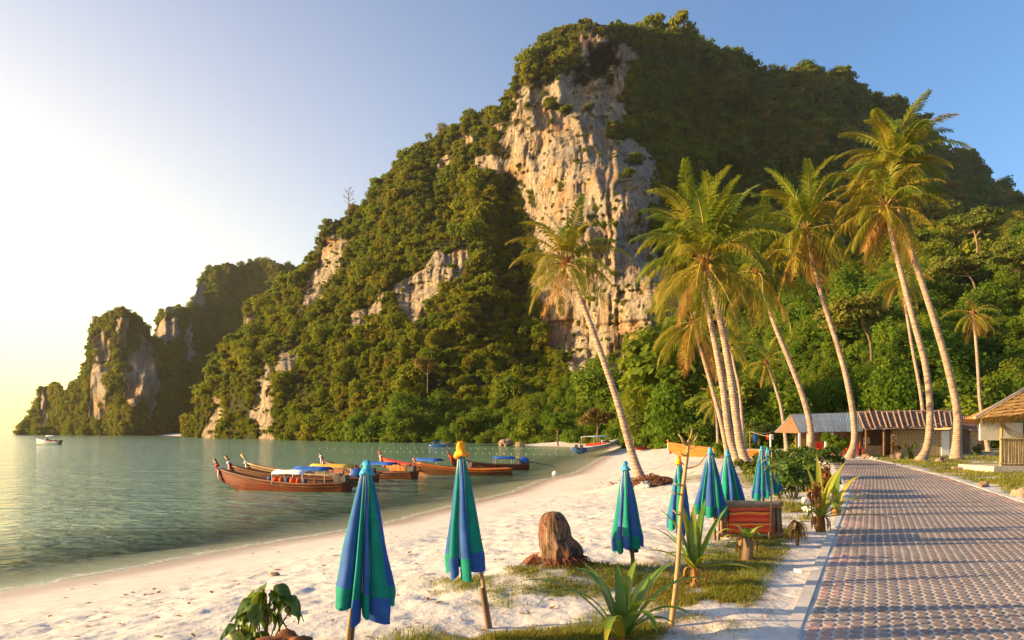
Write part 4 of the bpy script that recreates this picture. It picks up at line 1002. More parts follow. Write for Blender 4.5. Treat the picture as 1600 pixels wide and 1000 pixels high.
def speedboat(name, label, bow, stern, hullc, canopy=True, wid=1.0):
    d = stern - bow; L = d.length; t = thing(name, label, 'boat', bow, math.atan2(d.y, d.x)); N = 16; V = []; K = 9
    def sec(s): return L * s - 0.5 * (1 - s) ** 4, max(0.04, wid * math.sin(min(1, s * 1.5 + 0.02) * math.pi / 2) ** 0.8), 0.62 + 0.5 * (1 - s) ** 2, -0.15 + 0.6 * max(0, 0.35 - s)
    for i in range(N + 1):
        x, w_, sh, ke = sec(i / N)
        for k in range(K):
            a = k / (K - 1) * 2 - 1; V.append((x, w_ * a ** 1 if abs(a) < 1 else w_ * a, ke + (sh - ke) * abs(a) ** 2.2))
    lo = [(i * K + k, i * K + k + 1, (i + 1) * K + k + 1, (i + 1) * K + k) for i in range(N) for k in range(K - 1)] + [tuple(N * K + k for k in range(K))]
    h = link('hull', py_mesh('hull', V, lo, True), M[hullc], t)
    V = []
    for i in range(N + 1):
        x, w_, sh, ke = sec(i / N); cm = 0.16 if i / N < 0.42 else 0.02
        V += [(x, -w_, sh), (x, -w_ * 0.6, sh + cm), (x, w_ * 0.6, sh + cm), (x, w_, sh)]
    link('deck', py_mesh('deck', V, [(i * 4 + k, i * 4 + 4 + k, i * 4 + 5 + k, i * 4 + 1 + k) for i in range(N) for k in range(3)]), M['white'], t)
    for sg in (-1, 1):
        MB().tube([(sec(i / N)[0], sg * sec(i / N)[1] * 1.0, sec(i / N)[2]) for i in range(N + 1)], 0.05, 6).build('gunwale', M['white'], t, True)
        MB().tube([(sec(i / N)[0], sg * sec(i / N)[1] * 0.97, sec(i / N)[2] * 0.72) for i in range(N + 1)], 0.045, 6).build('hull_stripe', M['white'], h, True)
    MB().add([(L * 0.36, -wid * 0.75, 0.85), (L * 0.36, wid * 0.75, 0.85), (L * 0.46, wid * 0.6, 1.3), (L * 0.46, -wid * 0.6, 1.3)], [(0, 1, 2, 3)]).build('windscreen', M['glass'], t)
    for k in range(3): MB().box((L * (0.52 + 0.12 * k), 0, 0.8), (0.35, wid * 1.4, 0.3)).build('seat', M['redfab'], t)
    if canopy:
        V = []
        for i in range(4):
            for k in range(7):
                a = k / 3 - 1; V.append((L * (0.4 + 0.15 * i), a * wid * 0.85, 1.75 + 0.14 * (1 - a * a)))
        o = link('canopy', py_mesh('canopy', V, [(i * 7 + k, i * 7 + k + 1, (i + 1) * 7 + k + 1, (i + 1) * 7 + k) for i in range(3) for k in range(6)], True), M['whitefab'], t); o.modifiers.new('t', 'SOLIDIFY').thickness = 0.03
        for s in (0.42, 0.83):
            for sg in (-1, 1): MB().tube([(L * s, sg * wid * 0.8, 0.6), (L * s, sg * wid * 0.8, 1.78)], 0.025, 6).build('canopy_post', M['rail'], t)
    for sg in (-0.3, 0.3):
        mb = MB().box((L + 0.2, sg, 0.75), (0.4, 0.3, 0.45)).box((L + 0.22, sg, 0.3), (0.14, 0.1, 0.7)); mb.build('outboard_motor', M['metal_d'], t)
    return t
p0 = gnd(966, 699); p1 = sea(905, 712.5); p0.z = SEA + 0.35; p1.z = p0.z
speedboat('speedboat', 'blue and white speedboat with white canopy nosed onto the beach', p0, p1, 'bluehull', True, 0.95)
speedboat('speedboat', 'small white motor cruiser anchored far out before the headland', sea(61, 695.0), sea(93, 695.0), 'white', True, 0.8)
mb = thing('tour_boat', 'tiny blue roofed boat moored under the far jungle shore', 'boat', sea(684, 698.5))
MB().tube([(-1.6, 0, 0.35), (-1.0, 0, 0.2), (0, 0, 0.15), (1.2, 0, 0.2), (1.7, 0, 0.4)], [0.08, 0.35, 0.42, 0.38, 0.1], 8).build('hull', M['bluehull'], mb, True)
MB().box((0, 0, 1.0), (1.9, 0.9, 0.08)).build('roof', M['bluefab'], mb)
for sx in (-0.8, 0.8):
    for sy in (-0.4, 0.4): MB().tube([(sx, sy, 0.3), (sx, sy, 1.0)], 0.03, 5).build('roof_post', M['rail'], mb)

FLOAT = py_mesh('float', *blob(1, 1, 0.03, (0.05, 0.05, 0.045)), True); FLOAT.materials.append(M['float'])
for label, a, b, n_ in (('nearer line of white floats closing off the swimming bay', (540, 705.5), (893, 710), 34), ('farther line of white floats near the jungle shore', (475, 701), (870, 700.5), 36)):
    p, q = sea(*a), sea(*b); t = thing('float_line', label, 'float line', p)
    pts = []
    for k in range(n_):
        s = k / (n_ - 1); v_ = (q - p) * s + Vector((0, 2.0 * math.sin(s * 5), 0)); pts.append(v_ + Vector((0, 0, -0.03))); link('float', FLOAT, None, t, loc=v_ + Vector((0, 0, 0.03)), scale=rnd.uniform(0.8, 1.2))
    MB().tube(pts, 0.008, 4).build('rope', M['rope'], t)
p = sea(867, 742); tag(link('mooring_float', py_mesh('mooring_float', *blob(2, 2, 0.03, (0.2, 0.2, 0.19)), True), M['float'], loc=p + Vector((0, 0, 0.08))), 'single white mooring float near the water edge', 'float')

for k, (px, py, c, yaw, lab) in enumerate(((1018, 700, 'redfab', 0.1, 'red kayak lying on the sand beyond the beached orange boat'), (1003, 697, 'teal', 0.2, 'green kayak lying behind the red kayaks at the treeline'), (1008, 702.5, 'redfab', 0.35, 'smaller red kayak lying in front of the other kayaks'))):
    t = thing('kayak', lab, 'kayak', gnd(px, py) + Vector((0, 0, 0.14)), yaw, 'kayaks on the sand')
    MB().tube([(-1.6, 0, 0.1), (-1.1, 0, 0.03), (0, 0, 0), (1.1, 0, 0.03), (1.6, 0, 0.1)], [0.03, 0.2, 0.3, 0.2, 0.03], 8).build('hull', M[c], t, True)
    MB().tube([(-0.3, 0, 0.26), (0.3, 0, 0.26)], [0.14, 0.14], 8).build('cockpit', M['metal_d'], t, True)

# ------------------------------------------------------------------ huts
def woven(name, c1, c2, s):
    m, nt, bs = newmat(name); oc = coord(nt)
    sx = nt.nodes.new('ShaderNodeSeparateXYZ'); nt.links.new(oc, sx.inputs[0])
    a = math_(nt, 'ABSOLUTE', math_(nt, 'SUBTRACT', math_(nt, 'FRACT', math_(nt, 'MULTIPLY', sx.outputs[0], s)), 0.5)); b = math_(nt, 'ABSOLUTE', math_(nt, 'SUBTRACT', math_(nt, 'FRACT', math_(nt, 'MULTIPLY', sx.outputs[2], s)), 0.5))
    f_ = math_(nt, 'FRACT', math_(nt, 'MULTIPLY', math_(nt, 'ADD', a, b), 3.0))
    nt.links.new(ramp(nt, [(0.42, c1), (0.58, c2)], f_), bs.inputs['Base Color']); bs.inputs['Roughness'].default_value = 0.9
    return m
M['weave'] = woven('woven_bamboo_wall', (0.46, 0.35, 0.2), (0.24, 0.15, 0.07), 1.4)
M['tin'] = mat('corrugated_tin', (0.21, 0.27, 0.36), (0.15, 0.19, 0.26), 0.8, 0.45, 0.1, spec=0.5, rand=0.3, wear=(0.3, 0.22, 0.17))
M['thatch'] = mat('dry_palm_thatch', (0.33, 0.23, 0.17), (0.17, 0.115, 0.08), 5, 0.95, 0.7, (1, 1, 1), dist=0.06)
M['straw'] = mat('golden_straw_thatch', (0.52, 0.31, 0.09), (0.26, 0.14, 0.045), 7, 0.95, 0.7, (3, 0.6, 0.6), dist=0.05)
M['batten'] = mat('pinkish_roof_batten', (0.36, 0.24, 0.18), (0.24, 0.15, 0.11), 4, 0.85, 0.4, rand=0.4)
M['reed'] = mat('reed_screen', (0.46, 0.36, 0.22), (0.3, 0.22, 0.12), 3, 0.85, 0.3, rand=0.4)

def slope(a, b, c, d, th=0.05):
    """a slab on four corners, lower left, lower right, upper right, upper left"""
    P = [Vector(p) for p in (a, b, c, d)]; n_ = (P[1] - P[0]).cross(P[3] - P[0]).normalized() * th
    return [tuple(p) for p in P] + [tuple(p - n_) for p in P], [(0, 1, 2, 3), (7, 6, 5, 4), (0, 4, 5, 1), (1, 5, 6, 2), (2, 6, 7, 3), (3, 7, 4, 0)]

# tin roofed open hut
fl, fr = at(1250, 676, 60), at(1348, 674, 60); rl, rr = at(1236, 648, 64), at(1347, 645, 64)
o = Vector((fl.x, fl.y, 0)); o.z = gz(o.x, o.y)
t = thing('beach_hut', 'open beach hut with grey corrugated tin roof on white posts', 'hut', o)
NS = 11
for k in range(NS):
    a, b = k / NS, (k + 1) / NS - 0.002; V = []; n_ = 9
    lift = 0.012 * (k % 2)
    for i in range(n_):
        s = a + (b - a) * i / (n_ - 1)
        lo_ = fl.lerp(fr, s) - o; hi = rl.lerp(rr, s) - o; cz = 0.025 * math.cos(i * math.pi) + lift
        V += [lo_ + Vector((0, 0, cz)), hi + Vector((0, 0, cz))]
    link('roof_sheet', py_mesh('roof_sheet', V, [(2 * i, 2 * i + 2, 2 * i + 3, 2 * i + 1) for i in range(n_ - 1)]), M['tin'], t)
V, Fc = slope(rl - o + Vector((0, 4.0, -1.5)), rr - o + Vector((0, 4, -1.5)), rr - o, rl - o); link('back_roof', py_mesh('back_roof', V, Fc), M['tin'], t)
ga = [rl - o + Vector((0.02, 0, -0.03)), fl - o + Vector((0.02, 0, -0.05)), rl - o + Vector((0, 4, -1.5))]; link('gable', py_mesh('gable', ga + [p + Vector((0.05, 0, 0)) for p in ga], [(0, 1, 2), (5, 4, 3), (0, 3, 4, 1), (1, 4, 5, 2), (2, 5, 3, 0)]), M['wood'], t)
for px in (1249, 1262, 1290, 1300, 1316, 1344):
    p = at(px, 690, 60.3); p.z = gz(p.x, p.y); MB().box(p - o + Vector((0, 0, 0.9)), (0.14, 0.14, 1.85)).build('post', M['white' if px < 1310 else 'wood'], t)
a, b = at(1243, 690, 66) - o, at(1346, 690, 66) - o
MB().box(((a.x + b.x) / 2, a.y, 1.2), (b.x - a.x, 0.1, 2.4)).build('back_wall', M['wood'], t)
MB().box(((a.x + b.x) / 2 + 0.3, 1.2, 0.42), (3.6, 0.7, 0.84)).build('counter', M['pale_wood'], t)
for k in range(6):
    mb = MB().box((0.9 + 0.75 * k, 0.15, 0.62), (0.5, 0.45, 0.06)).box((0.9 + 0.75 * k, 0.35, 0.9), (0.5, 0.05, 0.5))
    for sx in (-0.2, 0.2):
        for sy in (-0.18, 0.18): mb.box((0.9 + 0.75 * k + sx, 0.15 + sy, 0.3), (0.05, 0.05, 0.6))
    c = mb.build('chair', M['redfab']); c.location = o
    tag(c, ('leftmost red chair in the row under the tin roof', 'second red chair from the left under the tin roof', 'third red chair from the left under the tin roof', 'third red chair from the right under the tin roof', 'second red chair from the right under the tin roof', 'rightmost red chair in the row under the tin roof')[k], 'chair', 'red chairs under the tin roof')

# long thatched hut
fl, fr = at(1347, 672, 59), at(1492, 669, 59); rl, rr = at(1338, 643, 64), at(1490, 641, 64)
o = Vector((fl.x, fl.y, 0)); o.z = gz(o.x, o.y)
t = thing('thatched_hut', 'long hut with dry palm thatch roof, pinkish battens and woven diamond wall', 'hut', o)
NR = 14
for k in range(NR):
    a, b = k / NR, (k + 1.35) / NR; lo_ = [fl.lerp(rl, a) - o, fr.lerp(rr, a) - o]; hi = [fl.lerp(rl, min(1, b)) - o, fr.lerp(rr, min(1, b)) - o]
    V = []; n_ = 40
    for i in range(n_ + 1):
        s = i / n_; j = rnd.uniform(-0.05, 0.03)
        V += [lo_[0].lerp(lo_[1], s) + Vector((0, 0.3 * j, 0.05 + rnd.uniform(-0.02, 0.03) + j)), hi[0].lerp(hi[1], s)]
    link('thatch_course', py_mesh('thatch_course', V, [(2 * i, 2 * i + 2, 2 * i + 3, 2 * i + 1) for i in range(n_)]), M['thatch'], t)
V, Fc = slope(rl - o + Vector((0, 5.0, -1.8)), rr - o + Vector((0, 5, -1.8)), rr - o, rl - o); link('back_roof', py_mesh('back_roof', V, Fc), M['thatch'], t)
for k in range(17):
    s = (k + 0.5) / 17 + rnd.uniform(-0.008, 0.008); p = fl.lerp(fr, s) - o + Vector((0, -0.08, 0.08)); q = rl.lerp(rr, s - 0.01) - o + Vector((0, 0, 0.1))
    d = (q - p); p = p + d * rnd.uniform(0, 0.15); q = q + d * rnd.uniform(-0.14, 0.04) * (1 if k % 5 else 1.6)
    MB().tube([p, p.lerp(q, 0.5) + Vector((0, 0, -0.02)), q], 0.055, 6).build('batten', M['batten'], t)
def wallbox(px0, px1, mt, name, D=60.2, h=2.05, z0=0.0, th=0.1):
    a, b = at(px0, 690, D) - o, at(px1, 690, D) - o; mb = MB().box((0, 0, 0), (b.x - a.x, th, h)); return mb.build(name, mt, t, loc=((a.x + b.x) / 2, a.y, z0 + h / 2))
wallbox(1395, 1470, M['weave'], 'woven_wall'); wallbox(1484, 1494, M['pale_wood'], 'plank_wall'); wallbox(1471, 1483, M['white'], 'door', 60.1, 1.95)
wallbox(1345, 1496, M['wood'], 'back_wall', 66)
for px in (1352, 1380, 1392): wallbox(px, px + 2.5, M['wood'], 'post', 60, 2.1)
wallbox(1350, 1394, M['wood'], 'shelf', 61.5, 0.9)
p = gnd(1358, 706); tb = thing('covered_table', 'red cloth covered table heap beside the thatched hut', 'table', p)
for k, (x, y, z, s) in enumerate(((0, 0, 0.35, 0.45), (-0.6, 0.1, 0.3, 0.4), (0.6, -0.1, 0.4, 0.42))):
    A, Fb = blob(30 + k, 2, 0.2, (s * 1.1, s, s)); link('cloth', py_mesh('cloth', A + np.array((x, y, z)), Fb), M['redfab'], tb)
p = gnd(1354, 708); sg = thing('sign_board', 'plain white board standing by the red covered table', 'sign', p)
MB().box((0, 0, 1.0), (0.5, 0.05, 0.7)).build('board', M['white'], sg); MB().box((-0.2, 0.03, 0.45), (0.05, 0.05, 0.95)).build('leg', M['wood'], sg); MB().box((0.2, 0.03, 0.45), (0.05, 0.05, 0.95)).build('leg', M['wood'], sg)

# small huts behind
def small_hut(label, pxl, pxr, eave, ridge, D, wall, roofm):
    a, b = at(pxl, eave, D), at(pxr, eave, D); c, d = at(pxl + 1, ridge, D + 2.2), at(pxr + 1, ridge, D + 2.2); o = Vector((a.x, D, gz(a.x, D)))
    t = thing('small_hut', label, 'hut', o)
    V, Fc = slope(a - o + Vector((-0.2, -0.2, 0)), b - o + Vector((0.2, -0.2, 0)), d - o, c - o, 0.12); link('roof', py_mesh('roof', V, Fc), roofm, t)
    V, Fc = slope(a - o + Vector((-0.2, 4.6, 0)), b - o + Vector((0.2, 4.6, 0)), d - o, c - o, 0.12); link('roof', py_mesh('roof', V, [f[::-1] for f in Fc]), roofm, t)
    for k in range(8):
        s = (k + 0.5) / 8; MB().tube([a.lerp(b, s) - o + Vector((0, -0.2, 0.06)), c.lerp(d, s) - o + Vector((0, 0, 0.06))], 0.04, 5).build('batten', M['batten'], t)
    w_ = b.x - a.x; h = a.z - o.z
    MB().box((w_ / 2, 2.2, h / 2), (w_ - 0.3, 3.6, h)).build('wall', wall, t); MB().box((w_ * 0.72, 0.36, h * 0.45), (0.6, 0.1, h * 0.9)).build('door', M['wood'], t)
small_hut('small hut with batten roof half hidden behind the tall right palm trunk', 1497, 1521, 668, 652, 66, M['pale_wood'], M['thatch'])
small_hut('small yellow walled hut between the thin palm and the pavilion', 1514, 1552, 673, 663, 76, M['reed'], M['thatch'])

# straw pavilion at the right edge
o = gnd(1556, 737); D = o.y
t = thing('straw_pavilion', 'straw roofed pavilion with reed counter at the right edge', 'pavilion', o)
e0 = at(1524, 656, D - 1.0) - o; e1 = at(1700, 640, D - 2.5) - o; r0 = at(1612, 604, D + 1.6) - o; r1 = at(1760, 592, D + 1.2) - o
e3 = e0 + Vector((2.6, 5.4, 0.1))
NRW = 9
for k in range(NRW):
    a, b = k / NRW, min(1, (k + 1.5) / NRW); V = []; n_ = 50
    for i in range(n_ + 1):
        s = i / n_; V += [e0.lerp(r0, a).lerp(e1.lerp(r1, a), s) + Vector((0, -0.03, 0.05 + rnd.uniform(-0.03, 0.03))), e0.lerp(r0, b).lerp(e1.lerp(r1, b), s) + Vector((0, 0, 0))]
    link('thatch_course', py_mesh('thatch_course', V, [(2 * i, 2 * i + 2, 2 * i + 3, 2 * i + 1) for i in range(n_)]), M['straw'], t)
V, Fc = slope(e3, e0 + Vector((0.02, 0.02, 0)), r0 + Vector((0.02, 0.02, 0)), r0 + Vector((0.5, 1.0, 0)), 0.06); link('side_roof', py_mesh('side_roof', V, Fc), M['straw'], t)
MB().tube([e0 + Vector((0.0, 0.05, 0.1)), r0 + Vector((0, 0.05, 0.12))], 0.06, 6).build('ridge_cap', M['concrete'], t)
mb = MB()
for k in range(900):                                          # loose straw hanging from the eave
    s = rnd.random(); p = e0.lerp(e1, s) + Vector((0, rnd.uniform(-0.05, 0.12), rnd.uniform(-0.02, 0.1))); l_ = rnd.uniform(0.15, 0.5); d = Vector((rnd.uniform(-0.15, 0.15), rnd.uniform(-0.15, 0.08), -1)) * l_; w_ = Vector((rnd.uniform(0.008, 0.02), 0.006, 0))
    mb.add([p - w_, p + w_, p + d], [(0, 1, 2)])
for k in range(350):
    s = rnd.random(); p = e0.lerp(e3, s) + Vector((rnd.uniform(-0.1, 0.05), 0, 0.03)); l_ = rnd.uniform(0.15, 0.45); mb.add([p, p + Vector((0.015, 0.01, 0)), p + Vector((rnd.uniform(-0.1, 0.05), rnd.uniform(-0.1, 0.1), -l_))], [(0, 1, 2)])
stuff(mb.build('straw_fringe', M['straw'], t))
c0 = at(1561, 724, D) - o; zt = (at(1561, 684, D) - o).z
MB().box((1.4, 1.0, 0.12), (3.6, 3.0, 0.3), jit=0.02).build('floor_slab', M['concrete'], t)
for k in range(24): MB().tube([(c0.x + 0.085 * k, -0.15 + 0.008 * (k % 2), 0.25), (c0.x + 0.085 * k, -0.15, zt)], 0.04, 6).build('reed_pole', M['reed'], t)
for z in (0.4, zt - 0.05): MB().tube([(c0.x - 0.1, -0.2, z), (c0.x + 2.2, -0.2, z)], 0.035, 6).build('reed_rail', M['reed'], t)
for x, y in ((c0.x + 0.1, 0.0), (c0.x + 2.6, 0.0), (c0.x + 2.6, 3.0)): MB().tube([(x, y, 0.2), (x + 0.03, y, 2.75)], 0.075, 8).build('post', M['pole'], t)
mb = MB()
for k in range(4): mb.tube(spline([(c0.x + 0.2, 0.1, zt + 0.75 - 0.06 * k), (c0.x + 0.7, 0.08, zt + 0.35 - 0.09 * k), (c0.x + 1.5, 0.1, zt + 0.2 - 0.05 * k), (c0.x + 2.5, 0.1, zt + 0.55)], 12), 0.025, 5)
mb.build('rope_coil', M['rope'], t)
MB().box((c0.x + 1.3, 1.9, zt + 0.3), (2.2, 0.1, 0.9)).build('back_screen', M['white'], t)

# masts, posts, clothes line, fence
p = gnd(1112, 693); t = thing('mast', 'tall thin metal mast standing behind the orange boat', 'pole', p)
MB().tube([(0, 0, 0), (0, 0, 4.8)], [0.06, 0.04], 8).build('pole', M['rail'], t); MB().tube([(0, 0, 4.7), (0.0, 0, 4.85)], [0.06, 0.06], 8).build('cap', M['white'], t)
p = gnd(1204, 707); t = thing('washing_line', 'rope washing line with hung clothes tied to a white post', 'washing line', p)
MB().tube([(0, 0, -0.1), (0, 0, 1.5)], 0.07, 8).build('post', M['white'], t)
q = at(1172, 674, p.y + 1) - p; q2 = at(1228, 662, p.y + 6) - p
MB().tube(spline([(0, 0, 1.4), tuple((q + Vector((0, 0, 1.3))) * 0.5), tuple(q)], 8), 0.022, 5).build('line', M['rope'], t); MB().tube(spline([tuple(q), tuple((q + q2) * 0.5 + Vector((0, 0, -0.5))), tuple(q2)], 10), 0.03, 5).build('rope', M['rope'], t)
MB().tube([(q.x, q.y, -0.1), (q.x, q.y, q.z + 0.1)], 0.05, 7).build('post', M['wood'], t)
for k, (s, c, h) in enumerate(((0.15, 'bluefab', 0.75), (0.8, 'redfab', 0.5), (0.95, 'whitefab', 0.5))):
    x, y, z = q.x * (1 - s), q.y * (1 - s), q.z - 0.25; V = [(x + 0.07 * i, y + 0.04 * math.sin(2 * i), z - j * h / 3) for j in range(4) for i in range(6)]
    link('hung_garment', py_mesh('hung_garment', V, [(j * 6 + i, j * 6 + i + 1, j * 6 + i + 7, j * 6 + i + 6) for j in range(3) for i in range(5)], True), M[c], t).modifiers.new('t', 'SOLIDIFY').thickness = 0.02
p = gnd(1102, 695); t = thing('picket_fence', 'low fence of pale upright pickets behind the orange boat', 'fence', p)
for k in range(9):
    MB().box((0.26 * k, 0.05 * math.sin(k), 0.42 + 0.05 * math.sin(3 * k)), (0.12, 0.05, 0.85), (0, 0.05 * math.sin(5 * k), 0)).build('picket', M['batten'], t)
MB().box((1.1, 0.06, 0.55), (2.3, 0.05, 0.07)).build('rail', M['batten'], t)

# ------------------------------------------------------------------ stump, deck chairs, plants near the path
def lofted(rows):
    n_ = len(rows[0]); V = [p for r in rows for p in r]
    return V, [(i * n_ + k, i * n_ + (k + 1) % n_, (i + 1) * n_ + (k + 1) % n_, (i + 1) * n_ + k) for i in range(len(rows) - 1) for k in range(n_)] + [tuple(range((len(rows) - 1) * n_, len(rows) * n_))]
m, nt, bs = newmat('old_stump_wood'); oc = coord(nt)
n1 = noise(nt, 13, 6, 0.75, mapping(nt, oc, (1, 1, 0.25)), 0.6); n2 = noise(nt, 3.2, 5, 0.65, oc)
c = ramp(nt, [(0.36, (0.03, 0.018, 0.012)), (0.47, (0.12, 0.065, 0.036)), (0.56, (0.23, 0.14, 0.085)), (0.7, (0.34, 0.235, 0.155))], n1)
c = mix(nt, ramp(nt, [(0.46, (0, 0, 0)), (0.58, (0.6, 0.6, 0.6))], n2), c, (0.18, 0.06, 0.022))
c = mix(nt, ramp(nt, [(0.55, (0, 0, 0)), (0.60, (1, 1, 1))], noise(nt, 5.5, 5, 0.7, mapping(nt, oc, (1, 1, 0.6)), 0.8)), c, (0.03, 0.022, 0.02))
nt.links.new(c, bs.inputs['Base Color']); bs.inputs['Roughness'].default_value = 0.9; bump(nt, bs, n1, 1.0, 0.05); M['stump'] = m
p = gnd(868, 884); t = thing('tree_stump', 'weathered palm stump with rounded top on a grassy mound', 'stump', p)
rows = []; n_ = 64
PROFILE = ((-0.08, 0.36, 0.02), (0.0, 0.32, 0.03), (0.07, 0.305, 0.05), (0.15, 0.30, 0.06), (0.24, 0.29, 0.045), (0.33, 0.262, 0.02), (0.42, 0.245, 0.0), (0.52, 0.232, -0.012), (0.60, 0.21, -0.02), (0.66, 0.175, -0.025), (0.705, 0.125, -0.03), (0.725, 0.06, -0.03), (0.73, 0.01, -0.03))
ZS = np.array(PROFILE); ts = np.linspace(0, len(PROFILE) - 1, 46)
for q_ in ts:
    z, r, ox = (float(np.interp(q_, np.arange(len(PROFILE)), ZS[:, c_])) for c_ in range(3)); row = []
    for k in range(n_):
        a = 2 * math.pi * k / n_; ca, sa = math.cos(a), math.sin(a)
        rr = r * (1 + 0.11 * float(fbm(np.array([ca * 2.6]), np.array([sa * 2.6]), z * 4.0, 4)[0]) + 0.07 * float(vnoise(np.array([ca * 7]), np.array([sa * 7]), z * 2.0)[0]))
        if ca > 0.1 and 0.05 < z < 0.36: rr *= 1 + 0.30 * ca * math.sin((z - 0.05) / 0.31 * math.pi)
        if sa < -0.3 and 0.4 < z < 0.62: rr *= 0.95
        row.append((ox + rr * ca * 0.88, rr * sa * 0.85, z))
    rows.append(row)
V, Fc = lofted(rows); link('body', py_mesh('body', V, Fc, True), M['stump'], t)
mb = MB()
for k in range(300):
    a = rnd.uniform(0, 6.28); r = rnd.uniform(0.28, 0.38); l_ = rnd.uniform(0.06, 0.22)
    a0 = Vector((0.03 + r * math.cos(a), r * 0.9 * math.sin(a), rnd.uniform(0.0, 0.13))); d = Vector((math.cos(a + rnd.uniform(-0.5, 0.5)), math.sin(a + rnd.uniform(-0.5, 0.5)), 0)) * l_
    mb.tube([a0, a0 + d * 0.5 + Vector((0, 0, -0.03)), a0 + d + Vector((0, 0, -a0.z - 0.05 * l_))], [0.007, 0.006, 0.003], 3, False)
stuff(mb.build('root_fibres', M['husk'], t))

p = gnd(1018, 757); t = thing('root_ball', 'tangled brown root mass at the foot of the leaning palm', 'roots', p)
mb = MB()
for k in range(330):
    a = rnd.uniform(0, 6.28); c0 = Vector((rnd.gauss(-0.1, 0.5), rnd.gauss(0, 0.28), rnd.uniform(-0.05, 0.4) * 1)); c0.z *= max(0.1, 1 - abs(c0.x) * 0.7); d = Vector((math.cos(a), math.sin(a) * 0.6, rnd.uniform(-0.4, 0.2))) * rnd.uniform(0.15, 0.45)
    mb.tube([c0 - d * 0.5, c0 + Vector((0, 0, 0.05)), c0 + d * 0.5], [0.012, 0.018, 0.008], 4, False)
stuff(mb.build('roots', M['husk'], t))
A, Fb = blob(9, 3, 0.35, (0.95, 0.5, 0.3)); link('soil_lump', py_mesh('soil_lump', A + np.array((0.05, 0.05, 0.02)), Fb, True), M['stump'], t)

# folded deck chairs stacked on edge
m, nt, bs = newmat('striped_red_canvas'); oc = coord(nt)
sx = nt.nodes.new('ShaderNodeSeparateXYZ'); nt.links.new(oc, sx.inputs[0])
f_ = math_(nt, 'FRACT', math_(nt, 'MULTIPLY', math_(nt, 'ADD', sx.outputs[2], math_(nt, 'MULTIPLY', noise(nt, 3, 2, 0.5, oc), 0.06)), 5.2))
c = ramp(nt, [(0.0, (0.62, 0.03, 0.012)), (0.30, (0.62, 0.03, 0.012)), (0.34, (0.75, 0.2, 0.02)), (0.52, (0.78, 0.24, 0.025)), (0.56, (0.08, 0.02, 0.015)), (0.62, (0.08, 0.02, 0.015)), (0.66, (0.62, 0.03, 0.012)), (0.84, (0.7, 0.10, 0.02))], f_)
nt.links.new(c, bs.inputs['Base Color']); bs.inputs['Roughness'].default_value = 0.8; M['stripe'] = m
base = gnd(1172, 843); ang = R(4)
for k in range(7):
    off = Vector((0.045 * k, 0.105 * k, 0)); q = base + off
    lab = ('foremost folded deck chair of the stack, showing its whole red striped canvas', 'folded deck chair second from the front of the stack', 'folded deck chair third from the front of the stack', 'folded deck chair in the middle of the stack', 'folded deck chair third from the back of the stack', 'folded deck chair second from the back of the stack', 'rearmost folded deck chair of the stack, nearest the umbrellas behind')[k]
    t = thing('deck_chair', lab, 'deck chair', (q.x, q.y, gz(q.x, q.y) + 0.02), ang + rnd.uniform(-0.03, 0.03), 'folded deck chairs' )
    t.rotation_euler[0] = R(-6)
    Wd, Ht = 1.06, 0.56
    for z in (0.06, Ht): MB().box((0, 0, z), (Wd + 0.08, 0.045, 0.06), jit=0.004).build('side_rail', M['wood'], t)
    MB().box((0.02, 0.05, Ht + 0.035), (Wd + 0.02, 0.05, 0.045), (0, 0.02, 0), 0.004).build('side_rail', M['wood_grey'], t)
    for x in (-Wd / 2 + 0.03, -Wd / 2 + 0.13, Wd / 2 - 0.1, Wd / 2 - 0.01): MB().tube([(x, 0, 0.02), (x, 0, Ht + 0.03)], 0.021, 7).build('crossbar', M['wood'], t, True)
    V = []
    for j in range(10):
        for i in range(14):
            x = -Wd / 2 + 0.15 + (Wd - 0.28) * i / 13; z = 0.07 + (Ht - 0.09) * j / 9
            V.append((x, -0.02 - 0.02 * math.sin(j / 9 * math.pi) + 0.009 * math.sin(i * 1.3 + j * 0.7 + k), z + 0.008 * math.sin(i * 0.9 + j)))
    link('canvas', py_mesh('canvas', V, [(j * 14 + i, j * 14 + i + 1, j * 14 + i + 15, j * 14 + i + 14) for j in range(9) for i in range(13)], True), M['stripe'], t).modifiers.new('t', 'SOLIDIFY').thickness = 0.004
    for x in (-Wd / 2 - 0.04,) if k == 0 else (): MB().tube([(x, -0.05, -0.12), (x + 0.01, -0.05, Ht + 0.02)], 0.02, 7).build('prop_leg', M['wood'], t); 

# strap leaved lilies
def strap(pts, wd, fold=0.25, n_=14):
    sp = spline(pts, n_); V = []
    for i, p in enumerate(sp):
        s = i / n_; t = (sp[min(i + 1, n_)] - sp[max(i - 1, 0)]).normalized(); sd_ = t.cross(Vector((0, 0, 1)))
        if sd_.length < 0.1: sd_ = Vector((1, 0, 0))
        sd_.normalize(); nn = sd_.cross(t); w_ = wd * (0.55 + 0.6 * math.sin(math.pi * min(1, 0.25 + s * 0.6))) * (1 - s ** 5) * 0.75 + 0.001
        V += [p - sd_ * w_ + nn * w_ * fold, p, p + sd_ * w_ + nn * w_ * fold]
    return V, [(i * 3 + k, i * 3 + k + 1, i * 3 + k + 4, i * 3 + k + 3) for i in range(n_) for k in (0, 1)]

